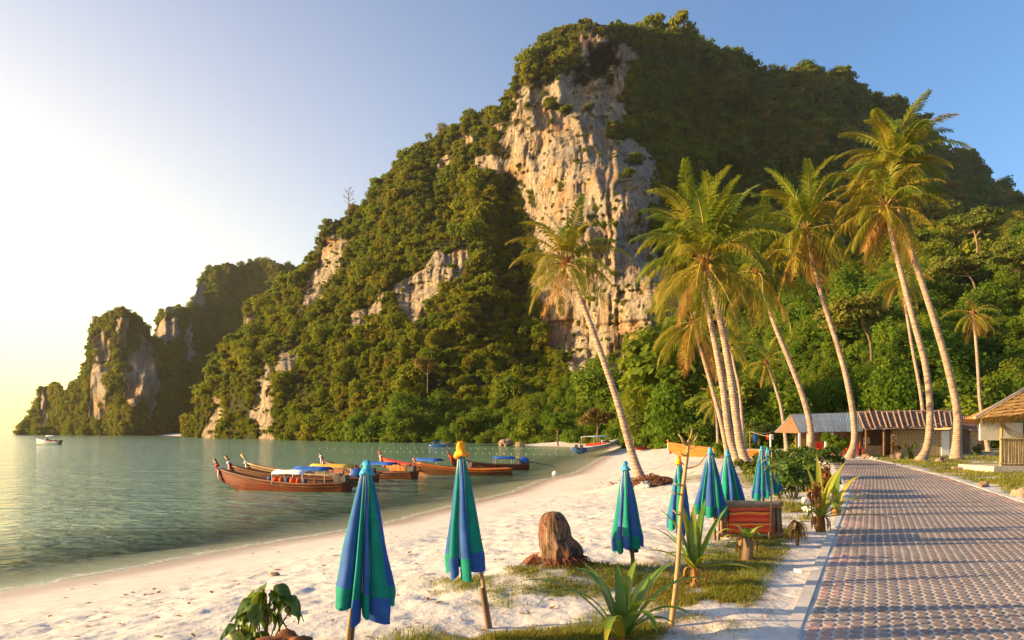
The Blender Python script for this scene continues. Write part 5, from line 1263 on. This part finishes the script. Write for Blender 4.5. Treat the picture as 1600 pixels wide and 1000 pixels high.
def lily(name, label, base, leaves, stalk_h, stalk_r, seed, mts=('lily',), dead=4, size=1.0, stalkm='husk'):
    g = random.Random(seed); t = thing(name, label, 'plant', base, 0)
    if stalk_h: MB().tube([(0, 0, -0.05), (0.01, 0, stalk_h * 0.5), (0, 0, stalk_h)], [stalk_r * 1.2, stalk_r, stalk_r * 0.8], 9).build('stalk', M[stalkm], t, True)
    for az, l_, el, dr in leaves:
        a = R(az); d = Vector((math.cos(a), math.sin(a), 0)); e = R(el); pts = []; p = d * stalk_r * 0.6 + Vector((0, 0, stalk_h * 0.9)); N = 6; L = l_ * size
        for i in range(N + 1):
            s = i / N; pts.append(p.copy()); ee = e - R(dr) * s ** 1.6; p = p + (d * math.cos(ee) + Vector((0, 0, math.sin(ee)))) * (L / N)
        V, Fc = strap(pts, 0.052 * size * g.uniform(0.85, 1.15)); link('leaf', py_mesh('leaf', V, Fc, True), M[g.choice(mts)], t)
    for k in range(dead):
        a = g.uniform(0, 6.28); d = Vector((math.cos(a), math.sin(a), 0)); l_ = g.uniform(0.18, 0.34) * size
        z0 = stalk_h * 0.9; V, Fc = strap([d * 0.02 + Vector((0, 0, z0)), d * (stalk_r + 0.07) + Vector((0, 0, z0 - 0.02)), d * (stalk_r + 0.1) + Vector((0, 0, max(0.02, z0 - l_)))], 0.022 * size); link('dead_leaf', py_mesh('dead_leaf', V, Fc, True), M['dry'], t)
    return t
lily('spider_lily', 'big green strap leaved lily in the foreground centre', gnd(972, 1006), [(176, 1.05, 52, 85), (185, 0.95, 62, 150), (150, 0.72, 78, 60), (95, 0.62, 86, 40), (60, 0.7, 80, 55), (35, 0.85, 62, 60), (5, 1.0, 58, 95), (-25, 0.75, 55, 130), (-70, 0.7, 60, 140), (-110, 0.72, 55, 150), (130, 0.8, 70, 90), (250, 0.75, 48, 140), (300, 0.65, 70, 100), (20, 0.62, 80, 60), (-10, 0.5, 50, 120)], 0.06, 0.05, 1, ('lily', 'lily', 'lily_y'), 2, 1.15)
lily('spider_lily', 'dark strap leaved lily behind the tall bare stake', gnd(1085, 918), [(165, 0.75, 60, 60), (140, 0.85, 72, 50), (110, 0.9, 78, 30), (60, 0.95, 70, 30), (35, 0.95, 58, 25), (80, 0.8, 82, 20), (-5, 0.8, 15, 75), (-20, 0.95, 12, 60), (180, 0.7, 35, 60), (210, 0.55, 50, 100), (-60, 0.5, 55, 120), (90, 0.7, 85, 20), (195, 0.6, 62, 30)], 0.28, 0.05, 2, ('lily', 'lily', 'lily_y'), 14, 1.02, 'dry')
lily('spider_lily', 'small yellow green lily with brown skirt before the deck chair stack', gnd(1168, 874), [(i * 41, 0.36, 62 - 18 * (i % 3), 80 + 20 * (i % 2)) for i in range(11)] + [(200, 0.55, 20, 80), (190, 0.6, 40, 120)], 0.36, 0.075, 3, ('lily_y', 'lily_y', 'lily'), 9, 0.9, 'bark')
lily('spider_lily', 'tall yellowing lily beside the kerb with a withered red leaf', gnd(1282, 831), [(70, 0.9, 78, 30), (40, 0.95, 70, 60), (20, 0.9, 55, 95), (0, 1.0, 20, 70), (-15, 1.15, 8, 30), (160, 0.75, 70, 80), (190, 0.55, 50, 130), (120, 0.85, 82, 30), (-50, 0.6, 45, 130), (80, 1.0, 84, 25), (15, 1.0, 74, 35), (-80, 0.6, 60, 140), (230, 0.6, 30, 90)], 0.32, 0.085, 4, ('lily_y', 'lily_y', 'lily'), 8, 1.25, 'dry')
lily('spider_lily', 'second yellowing lily close behind the one with the red leaf', gnd(1306, 806), [(60, 0.9, 75, 60), (20, 1.0, 66, 90), (100, 0.85, 82, 40), (150, 0.8, 70, 90), (-10, 0.9, 40, 100), (200, 0.6, 55, 120), (-60, 0.6, 50, 130)], 0.2, 0.07, 5, ('lily_y', 'lily'), 5, 1.25, 'dry')
for k, (px, py, lab) in enumerate(((1272, 775, 'withered dark red leaf cluster hanging by the yellowing lily'), (1288, 742, 'upper withered red leaf cluster among the lily tops by the kerb'))):
    b = gnd(1276 + 12 * k, 832 - 25 * k); p = at(px, py, b.y); t = thing('withered_plant', lab, 'plant', (b.x, b.y, b.z))
    MB().tube(spline([(0, 0, 0), (p.x - b.x - 0.05, 0, (p.z - b.z) * 0.6), (p.x - b.x, 0, p.z - b.z + 0.25)], 8), 0.012, 5).build('stem', M['dry'], t)
    for j in range(9):
        a = j * 2.4; d = Vector((math.cos(a), math.sin(a), 0)); c0 = Vector((p.x - b.x, 0, p.z - b.z + 0.22 - 0.03 * j)); V, Fc = strap([c0, c0 + d * 0.09 + Vector((0, 0, 0.02)), c0 + d * 0.12 + Vector((0, 0, -0.12)), c0 + d * 0.06 + Vector((0, 0, -0.24))], 0.035, 0.6); link('withered_leaf', py_mesh('withered_leaf', V, Fc, True), M['redleaf'], t)
b = gnd(1246, 853); t = thing('withered_plant', 'small brown withered plant on the sand between lilies', 'plant', b)
for j in range(14):
    a = j * 2.4; d = Vector((math.cos(a), math.sin(a), 0)); h = rnd.uniform(0.2, 0.42); V, Fc = strap([(0, 0, 0.0), d * 0.03 + Vector((0, 0, h)), d * 0.13 + Vector((0, 0, h - 0.08)), d * 0.17 + Vector((0, 0, max(0.03, h - 0.3)))], 0.028, 0.5); link('withered_leaf', py_mesh('withered_leaf', V, Fc, True), M['dry'], t)

# forked stake and thin sapling
b = gnd(1047, 976); top = at(1076, 688, b.y + 0.1) - b; t = thing('bare_stake', 'tall bare peeled branch planted as a stake with forked twigs', 'stake', b)
st = [Vector((0, 0, -0.1)), top * 0.3 + Vector((0.02, 0, 0)), top * 0.65 + Vector((-0.01, 0, 0)), top * 0.9, top]
sp = spline(st, 22); MB().tube(sp, [0.027 - 0.014 * i / 22 + 0.002 * (i % 3) for i in range(23)], 8).build('stem', M['pole'], t, True)
for k, (f0, dx, dz, kn) in enumerate(((0.98, 0.10, 0.10, 1), (0.97, -0.09, 0.08, 1), (1.0, 0.03, 0.13, 0), (0.72, 0.22, 0.14, 1), (0.55, -0.12, 0.03, 1), (0.80, -0.10, 0.05, 1), (0.62, -0.1, 0.02, 0), (0.88, 0.09, 0.03, 0), (0.49, -0.08, 0.05, 0), (0.93, -0.1, 0.12, 1))):
    a = sp[min(22, int(f0 * 22))]; MB().tube(spline([a, a + Vector((dx * 0.5, -0.02, dz * 0.2)), a + Vector((dx * 0.8, -0.03, dz * 0.7)), a + Vector((dx, 0.02, dz))], 6), [0.012, 0.011, 0.009, 0.009, 0.007, 0.006, 0.004], 5).build('twig', M['pole'], t, True)
b = gnd(1201, 845); t = thing('sapling', 'thin upright sapling with a leafy top before the tilted umbrella', 'sapling', b)
H = (at(1206, 706, b.y) - b); sp = spline([(0, 0, -0.05), tuple(H * 0.5 + Vector((0.02, 0, 0))), tuple(H)], 10); MB().tube(sp, [0.02 - 0.0011 * i for i in range(11)], 6).build('stem', M['pole'], t, True)
LEAF = []
for mt in ('lily_y', 'sapl', 'lily'):
    V, Fc = strap([(0, 0, 0), (0.1, 0, 0.04), (0.2, 0, 0.01), (0.28, 0, -0.06)], 0.035, 0.2, 8); me = py_mesh('leaf', V, Fc, True); me.materials.append(M[mt]); LEAF.append(me)
for k in range(30):
    f0 = 0.78 + 0.22 * k / 30; link('leaf', LEAF[k % 3], None, t, loc=sp[int(f0 * 10)], rot=(rnd.uniform(-0.3, 0.3), rnd.uniform(-0.5, 0.3), k * 2.4), scale=rnd.uniform(0.6, 1.05))

# broad leaved seedling at lower left and husks
BL = []
for j in range(3):
    V = []; n_ = 9
    for i in range(n_ + 1):
        s = i / n_; w_ = 0.052 * (math.sin(math.pi * s ** 0.62) ** 0.8) * (1 - 0.15 * s) + 0.0006
        V += [(0.13 * s, -w_, 0.012 - 0.05 * s * s * (1 + j * 0.5) + 0.006 * math.sin(9 * s)), (0.13 * s, 0, 0.0 - 0.05 * s * s * (1 + j * 0.5)), (0.13 * s, w_, 0.012 - 0.05 * s * s * (1 + j * 0.5))]
    me = py_mesh('leaf', V, [(i * 3 + k, i * 3 + k + 1, i * 3 + k + 4, i * 3 + k + 3) for i in range(n_) for k in (0, 1)], True); me.materials.append(M['sapl']); BL.append(me)
def broadleaf(name, label, base, spots, seed, size=1.0):
    g = random.Random(seed); t = thing(name, label, 'plant', base, 0)
    MB().tube(spline([(0.03, 0, -0.08), (0.06, 0, 0.12), tuple(Vector(spots[0][:3]) * 0.6 + Vector((0.02, 0, 0.05))), tuple(spots[0][:3])], 10), 0.009, 6).build('stem', M['bark'], t, True)
    for x, y, z, nlf, r in spots:
        c0 = Vector((x, y, z)); MB().tube(spline([(0.05, 0, 0.08), tuple(c0 * 0.5 + Vector((0.02, 0, 0.06))), tuple(c0)], 6), 0.006, 5).build('twig', M['bark'], t, True)
        for k in range(nlf):
            a = g.uniform(0, 6.28); link('leaf', g.choice(BL), None, t, loc=c0 + Vector((math.cos(a) * r * 0.4, math.sin(a) * r * 0.4, g.uniform(-0.04, 0.04))), rot=(g.uniform(-0.5, 0.5), g.uniform(0.0, 0.9), a), scale=size * g.uniform(0.7, 1.25))
    return t
bp = at(402, 1015, 6.5); bp.z = gz(bp.x, bp.y)
dz = at(402, 1000, 6.5).z - bp.z
broadleaf('broad_leaved_seedling', 'glossy broad leaved seedling sprouting beside the husk at lower left', bp, [(0.12, 0, dz + 0.42, 11, 0.12), (0.24, 0.0, dz + 0.36, 9, 0.1), (-0.02, 0.0, dz + 0.26, 11, 0.12), (0.1, -0.05, dz + 0.22, 9, 0.12), (0.28, 0.02, dz + 0.26, 5, 0.08), (-0.16, 0, dz + 0.10, 7, 0.1), (-0.10, -0.05, dz + 0.02, 8, 0.12), (0.02, -0.06, dz + 0.05, 6, 0.1), (-0.02, 0.05, dz + 0.36, 6, 0.1)], 3, 1.15)
hp = at(447, 1000, 6.2); A, Fb = blob(21, 4, 0.30, (0.30, 0.2, 0.14), 2.6); g0 = gz(hp.x, hp.y)
tag(link('coconut_husk', py_mesh('coconut_husk', A, Fb, True), M['husk'], loc=(hp.x, hp.y, hp.z - 0.10)), 'big reddish brown husk at the bottom edge under the seedling', 'husk')
A, Fb = blob(22, 3, 0.2, (0.085, 0.065, 0.05)); p = gnd(429, 900); tag(link('beach_stone', py_mesh('beach_stone', A, Fb, True), M['stone'], loc=p + Vector((0, 0, 0.03))), 'pale brown stone on the sand above the seedling', 'stone')

# stones, planks and litter
for k, (px, py, s, mt, lab) in enumerate(((1268, 788, 0.2, 'whitestone', 'larger white coral stone beside the yellowing lilies'), (1288, 797, 0.16, 'whitestone', 'lower white coral stone against the kerb'), (1262, 799, 0.12, 'whitestone', 'smallest white coral stone left of the other two'), (1402, 718, 0.42, 'stone', 'brown rock on the lawn left of the tall palms'),
    (1471, 722, 0.32, 'stone', 'dark rock between the feet of the two tallest palms'), (1352, 716, 0.3, 'stone', 'rock at the path side by the thatched hut palm'), (1365, 718, 0.2, 'concrete', 'pale rock right of the path bend'), (1536, 760, 0.16, 'stone', 'reddish stone at the right path edge'), (1598, 776, 0.26, 'stone', 'rounded rock at the far right picture edge'),
    (1005, 762, 0.22, 'whitestone', 'pale stone resting against the root mass'), (1525, 729, 0.14, 'husk', 'orange husk lying beside the plank on the lawn'), (790, 696.5, 1.3, 'stone', 'biggest boulder on the far jungle shore'), (812, 697, 0.7, 'stone', 'smaller boulder right of the biggest shore boulder'), (700, 698, 0.8, 'stone', 'boulder on the far shore left of the others'))):
    A, Fb = blob(50 + k, 3, 0.34, (s * 1.25, s, s * 0.8)); p = gnd(px, py) if px > 820 else sea(px, py)
    tag(link('rock', py_mesh('rock', A, Fb), M[mt], loc=p + Vector((0, 0, s * 0.25)), rot=(0, 0, k)), lab, 'rock')
for px, py, l_, yaw, lab in ((1512, 733, 1.5, -0.12, 'grey plank lying on the lawn left of the pavilion slab'), (1492, 742, 0.9, -0.5, 'short pale plank lying in the grass near the path'), (1262, 893, 0.3, 0.1, 'broken white tile frame half buried beside the kerb')):
    p = gnd(px, py); o = MB().box((0, 0, 0.05 if l_ > 0.5 else -0.015), (l_, 0.18, 0.1), jit=0.015).build('plank', M['wood_grey' if l_ > 0.5 else 'whitestone'], loc=p, rot=(0, 0, yaw)); tag(o, lab, 'plank')

# ------------------------------------------------------------------ shrubs and separate trees
def shrub(name, label, base, sx, sy, sz, nleaf, leaf, mt, lobes=9, seed=0, flat=1.0, cat='shrub', group=None, trunk=0.05, lift=0.35):
    t = thing(name, label, cat, base, 0, group)
    C, d = crown_points(nleaf, lobes, flat, seed, 0.5); C = C * np.array([sx, sy, sz]) + np.array([0, 0, sz * lift]); C[:, 2] = np.maximum(C[:, 2], 0.03)
    V, Q = leaf_quads(C, d + np.array([0, 0, 0.4]), leaf, 0.9, 0.5); stuff(link('foliage', fast_mesh('foliage', V, Q), M[mt], t))
    g = random.Random(seed)
    for k in range(5):
        a = g.uniform(0, 6.28); MB().tube([(0.05 * math.cos(a), 0.05 * math.sin(a), -0.1), (sx * 0.25 * math.cos(a), sy * 0.25 * math.sin(a), sz * 0.35), (sx * 0.5 * math.cos(a), sy * 0.5 * math.sin(a), sz * 0.75)], [trunk, trunk * 0.7, trunk * 0.3], 6).build('branch', M['bark'], t)
    return t
GB = 'bushes left of the path'
shrub('leafy_bush', 'dense leafy bush beside the rearmost umbrellas left of the path', gnd(1240, 778), 0.85, 0.9, 1.0, 2600, 0.075, 'leaf_bush', 11, 1, 1.0, 'bush', GB, 0.03)
shrub('leafy_bush', 'leafy bush on the kerb side of the dense bush, nearest the lilies', gnd(1283, 770), 0.7, 0.9, 0.75, 2000, 0.07, 'leaf_bush', 10, 2, 1.0, 'bush', GB, 0.03)
shrub('leafy_bush', 'leafy bush farther back between the palm clump and the path', gnd(1232, 745), 1.3, 1.2, 1.05, 2400, 0.09, 'leaf_bush', 10, 3, 1.0, 'bush', GB, 0.03)
shrub('leafy_bush', 'low leafy bush at the foot of the leaning palm by the tin hut', gnd(1280, 727), 1.4, 1.2, 0.9, 2000, 0.1, 'leaf_bush', 9, 4, 1.0, 'bush', GB, 0.03)
shrub('leafy_bush', 'round green bush in front of the tin roofed hut, right of the leaning palm', gnd(1308, 713), 1.0, 1.0, 1.5, 2600, 0.11, 'leaf_near', 9, 5, 1.0, 'bush', GB, 0.04)
shrub('leafy_bush', 'yellow tinged bush growing at the foot of the palm clump', gnd(1180, 742), 1.0, 0.9, 0.8, 1600, 0.085, 'leaf_bush', 9, 6, 1.0, 'bush', GB, 0.03)
shrub('leafy_bush', 'green bush hiding the stern of the beached orange boat', gnd(1128, 716), 0.95, 0.9, 1.0, 1600, 0.1, 'leaf_near', 8, 7, 1.0, 'bush', GB, 0.03)
for k, (px, py, lab) in enumerate(((1425, 717, 'small leafy plant on the lawn left of the tall palm pair'), (1405, 714, 'reddish tipped plant before the old hull on the lawn'), (1463, 711, 'narrow upright plant between the tall palms'), (1531, 712, 'small plant right of the tallest palm foot'))):
    shrub('lawn_plant', lab, gnd(px, py), 0.45, 0.45, 0.8 + 0.2 * (k == 2), 420, 0.09, ('leaf_bush', 'leaf_rust', 'leaf_bush', 'leaf_olive')[k], 6, 60 + k, 1.2, 'plant', None, 0.02)

def tree(name, label, px, pyb, pyt, D, wpx, mt, seed, flat=1.0, nleaf=3500, leaf=0.2, lobes=12, group=None, trunkfrac=0.45, trunkr=0.18, leanpx=0, cat='tree'):
    b = at(px, pyb, D); b.z = min(b.z, gz(b.x, b.y)) if D < 100 else b.z; top = at(px + leanpx, pyt, D); H = top.z - b.z; rw = wpx / 2 / F * D
    t = thing(name, label, cat, b, 0, group); cz = H * (0.5 + trunkfrac / 2); hz_ = H * (1 - trunkfrac) / 2; g = random.Random(seed); lx = top.x - b.x
    sp = spline([(0, 0, -0.5), (0.1 * lx + g.uniform(-0.2, 0.2), 0, H * 0.3), (lx * 0.7, 0, H * 0.6), (lx, 0, H * 0.8)], 10); MB().tube(sp, [trunkr * (1 - 0.065 * i) for i in range(11)], 7).build('trunk', M['bark'], t, True)
    C, d = crown_points(nleaf, lobes, flat, seed, 0.5); C = C * np.array([rw, rw * 0.9, hz_ * 1.25]) + np.array([lx, 0, cz]); V, Q = leaf_quads(C, d + np.array([0, 0, 0.5]), leaf, 0.8, 0.55)
    cr = stuff(link('crown', fast_mesh('crown', V, Q), M[mt], t))
    for k in range(7):
        a = g.uniform(0, 6.28); f0 = sp[5 + k % 5]; e = Vector((lx + rw * 0.65 * math.cos(a), rw * 0.5 * math.sin(a), cz + hz_ * g.uniform(-0.3, 0.5)))
        MB().tube(spline([f0, f0.lerp(e, 0.5) + Vector((0, 0, -0.1 * hz_)), e], 6), [trunkr * 0.5 * (1 - 0.14 * i) for i in range(7)], 5).build('branch', M['bark'], t)
    return t
GT = 'trees behind the beach'
tree('shore_tree', 'rust tinged low tree behind the beach, left of the leaning palm trunk', 935, 696, 634, 118, 62, 'leaf_rust', 1, 0.9, 3500, 0.2, 12, GT, 0.25)
tree('shore_tree', 'olive green low tree just right of the leaning palm trunk', 1012, 696, 640, 108, 74, 'leaf_olive', 2, 0.8, 4000, 0.18, 13, GT, 0.25)
tree('shore_tree', 'yellow green shrubby tree behind the picket fence and mast', 1085, 696, 655, 92, 64, 'leaf_bush', 3, 0.9, 3200, 0.15, 11, GT, 0.2)
tree('shore_tree', 'green tree at the waterside where beach meets jungle', 872, 697, 646, 140, 58, 'leaf_near', 4, 0.9, 3200, 0.22, 12, GT, 0.2)
tree('shore_tree', 'bushy green tree left of the tin roofed hut', 1185, 698, 655, 84, 60, 'leaf_bush', 5, 0.9, 3600, 0.14, 11, GT, 0.2)
GF = 'flat topped trees on the slope'
tree('flat_topped_tree', 'flat topped tree high on the right slope under the summit ridge', 1527, 410, 322, 165, 92, 'leaf_olive', 6, 0.9, 7500, 0.27, 15, GF, 0.4, 0.3, -8)
tree('flat_topped_tree', 'spreading flat topped tree with bare limbs above the thatched roof', 1362, 560, 462, 120, 130, 'leaf_olive', 7, 0.85, 7500, 0.27, 16, GF, 0.3, 0.2, -26)
tree('flat_topped_tree', 'flat topped tree with bent bare trunk left of the thin right palm', 1525, 462, 396, 150, 110, 'leaf_olive', 8, 0.9, 7500, 0.27, 15, GF, 0.3, 0.25, -26)
tree('flat_topped_tree', 'flat topped tree at the right picture edge above the straw roof', 1592, 470, 368, 150, 110, 'leaf_olive', 9, 0.9, 7500, 0.27, 15, GF, 0.3, 0.25, 6)
tree('rusty_tree', 'lone rust coloured tree in the middle of the jungle slope', 668, 612, 556, 205, 48, 'leaf_rust', 10, 0.8, 2600, 0.25, 11, None, 0.4, 0.2)
# feathery casuarina
b = at(990, 694, 112); t = thing('casuarina', 'feathery golden casuarina tree behind the leaning palm', 'tree', b); mb = MB()
H = 9.6; MB().tube([(0, 0, -1), (0.1, 0, H * 0.5), (0.4, 0, H * 0.9)], [0.22, 0.14, 0.03], 7).build('trunk', M['bark'], t)
for k in range(3600):
    s = rnd.random() ** 0.8; a = rnd.uniform(0, 6.28); r = (0.5 + 2.4 * (1 - s) ** 0.7 * (0.3 + 0.7 * math.sin(min(1, s * 3 + 0.2) * 1.57))) * math.sqrt(rnd.random()); z = H * (0.12 + 0.88 * s)
    c0 = Vector((r * math.cos(a) + 0.4 * s, r * math.sin(a), z)); d = Vector((math.cos(a) * 0.45, math.sin(a) * 0.45, 0.9)) * rnd.uniform(0.4, 1.0); w_ = Vector((-math.sin(a), math.cos(a), 0)) * 0.035
    mb.add([c0 - w_, c0 + w_, c0 + d], [(0, 1, 2)])
stuff(mb.build('crown', M['frond_y'], t))
# bare tree on the skyline
b = at(544, 332, 344); t = thing('bare_tree', 'bare twiggy tree standing out against the sky on the left ridge', 'tree', b)
MB().tube([(0, 0, -2), (0.3, 0, 5), (0.2, 0, 10.5)], [0.3, 0.22, 0.08], 6).build('trunk', M['bark'], t)
for k in range(12):
    z = 3.5 + 0.6 * k; a = k * 2.4; l_ = 3.2 - 0.14 * k; e = Vector((0.3 + l_ * math.cos(a), l_ * math.sin(a), z + 1.4)); mb = MB().tube([(0.3, 0, z), tuple(Vector((0.3, 0, z)).lerp(e, 0.5) + Vector((0, 0, -0.1))), tuple(e)], [0.12, 0.09, 0.05], 4)
    for j in range(4): mb.tube([tuple(Vector((0.3, 0, z)).lerp(e, 0.4 + 0.15 * j)), tuple(e + Vector((rnd.uniform(-0.8, 0.8), rnd.uniform(-0.8, 0.8), rnd.uniform(-0.2, 1.0))))], [0.06, 0.03], 3)
    mb.build('branch', M['bark'], t)

# ------------------------------------------------------------------ grass and beach litter
def blades(n, box, hmin, hmax, wd, power, mtname, cols, cover=grass_cover, seed=1, thr=0.25):
    g = np.random.default_rng(seed); P = []
    tot = 0
    while tot < n:
        y = box[2] * (box[3] / box[2]) ** g.uniform(0, 1, 60000); x = g.uniform(box[0], box[1], 60000) * y if box[4] else g.uniform(box[0], box[1], 60000)
        c = cover(x, y); k = (g.uniform(0, 1, 60000) < (c - thr) * power) & (np.maximum(pl(y) - x, x - pr(y)) > 0.22)
        P.append(np.stack([x[k], y[k]], -1)); tot += k.sum()
    P = np.concatenate(P)[:n]; z = ground(P[:, 0], P[:, 1]); n = len(P)
    h = g.uniform(hmin, hmax, n) * (0.55 + 0.45 * (1 + vnoise(P[:, 0] * 2, P[:, 1] * 2, 2.0))); a = g.uniform(0, 6.28, n); ln = g.uniform(0.2, 1.0, n) * h
    w_ = wd * g.uniform(0.6, 1.3, n) * (1 + P[:, 1] / 22); ca, sa = np.cos(a), np.sin(a)
    B = np.stack([P[:, 0], P[:, 1], z - 0.01], -1); s = np.stack([-sa, ca, 0 * a], -1) * w_[:, None]; tip = B + np.stack([ca * ln, sa * ln, h], -1); mid = B + np.stack([ca * ln * 0.3, sa * ln * 0.3, h * 0.62], -1)
    V = np.stack([B - s, B + s, mid + s * 0.7, mid - s * 0.7, tip], 1).reshape(-1, 3); i = np.arange(n) * 5
    Fq = np.stack([i, i + 1, i + 2, i + 3], -1); Ft = np.stack([i + 3, i + 2, i + 4, i + 4], -1)
    me = bpy.data.meshes.new('grass'); 
    T = np.concatenate([np.stack([i, i + 1, i + 2], -1), np.stack([i, i + 2, i + 3], -1), np.stack([i + 3, i + 2, i + 4], -1)])
    me = fast_mesh('grass', V, T); return stuff(link('grass', me, leafmat(mtname, cols, 0.6, 0.35, 0.7, False)))
GC = [(0.12, 0.10, 0.015), (0.20, 0.17, 0.02), (0.17, 0.20, 0.018), (0.30, 0.22, 0.05)]
tag(blades(56000, (-0.35, 0.62, 6.2, 17, True), 0.02, 0.075, 0.0032, 1.3, 'dry_beach_grass', GC, seed=1), 'short dry grass creeping over the sand round the stump', 'grass')
tag(blades(30000, (0.30, 0.75, 16, 60, True), 0.05, 0.13, 0.006, 1.0, 'lawn_grass', GC, seed=2), 'yellow green lawn beside the far stretch of path', 'grass')
# dry straw litter
mb = MB()
for k in range(1500):
    px, py = rnd.choice(((1080, 985, 70, 12), (1230, 955, 55, 25), (960, 905, 120, 28), (1200, 930, 60, 50), (1160, 880, 90, 20), (1030, 965, 40, 18)))[:2], 0
    cx, cy, wx, wy = rnd.choice(((1075, 988, 55, 10), (1235, 960, 45, 20), (950, 915, 110, 30), (1190, 925, 60, 45), (1150, 885, 90, 18), (1020, 965, 40, 18), (1215, 860, 60, 20)))
    x, y = rnd.gauss(cx, wx), rnd.gauss(cy, wy)
    if y < 800 or y > 1060: continue
    D = F * EYE / (y - HY); X = (x - CX) / F * D
    if X > float(pl(D)) - 0.25: continue
    z = float(ground(np.array([X]), np.array([D]))[0]) + 0.008; a = rnd.uniform(0, 6.28); l_ = rnd.uniform(0.03, 0.10); d = Vector((math.cos(a), math.sin(a), 0)) * l_; s = Vector((-math.sin(a), math.cos(a), 0)) * rnd.uniform(0.0015, 0.004)
    c0 = Vector((X, D, z)); mb.add([c0 - d - s, c0 - d + s, c0 + s + Vector((0, 0, l_ * 0.3)), c0 + d, c0 - s + Vector((0, 0, l_ * 0.3))], [(0, 1, 2, 4), (4, 2, 3)])
tag(mb.build('straw_litter', M['dry']), 'dry straw and husk litter scattered on the sandy bank', 'litter', None, 'stuff')

mb = MB()
for k in range(520):
    D = 6.5 * (60 / 6.5) ** rnd.random(); X = rnd.uniform(-0.68, 0.35) * D
    if float(shore(np.array([X]), np.array([D]))[0]) < 1.2 or X > float(pl(D)) - 0.4: continue
    z = float(ground(np.array([X]), np.array([D]))[0]) + 0.006; a = rnd.uniform(0, 6.28); l_ = rnd.uniform(0.015, 0.05) * (1 + D / 25); d = Vector((math.cos(a), math.sin(a), rnd.uniform(0, 0.3))) * l_; q = Vector((-math.sin(a), math.cos(a), 0)) * l_ * rnd.uniform(0.25, 0.6)
    c0 = Vector((X, D, z)); mb.add([c0 - d, c0 - q + Vector((0, 0, 0.01)), c0 + d, c0 + q + Vector((0, 0, 0.012))], [(0, 1, 2, 3)])
tag(mb.build('leaf_litter', M['dry']), 'scattered fallen leaf flakes on the open white sand', 'litter', None, 'stuff')

# ------------------------------------------------------------------ sea haze
m, nt, bs = newmat('sea_haze'); nt.nodes.remove(bs)
pv = nt.nodes.new('ShaderNodeVolumePrincipled'); pv.inputs['Color'].default_value = (1.0, 0.91, 0.76, 1); pv.inputs['Density'].default_value = 0.00013
pv.inputs['Anisotropy'].default_value = 0.7
nt.links.new(pv.outputs[0], nt.nodes['Material Output'].inputs['Volume'])
hz = MB().box((0, 1900, 90), (16000, 8200, 200)).build('haze', m)
stuff(hz)
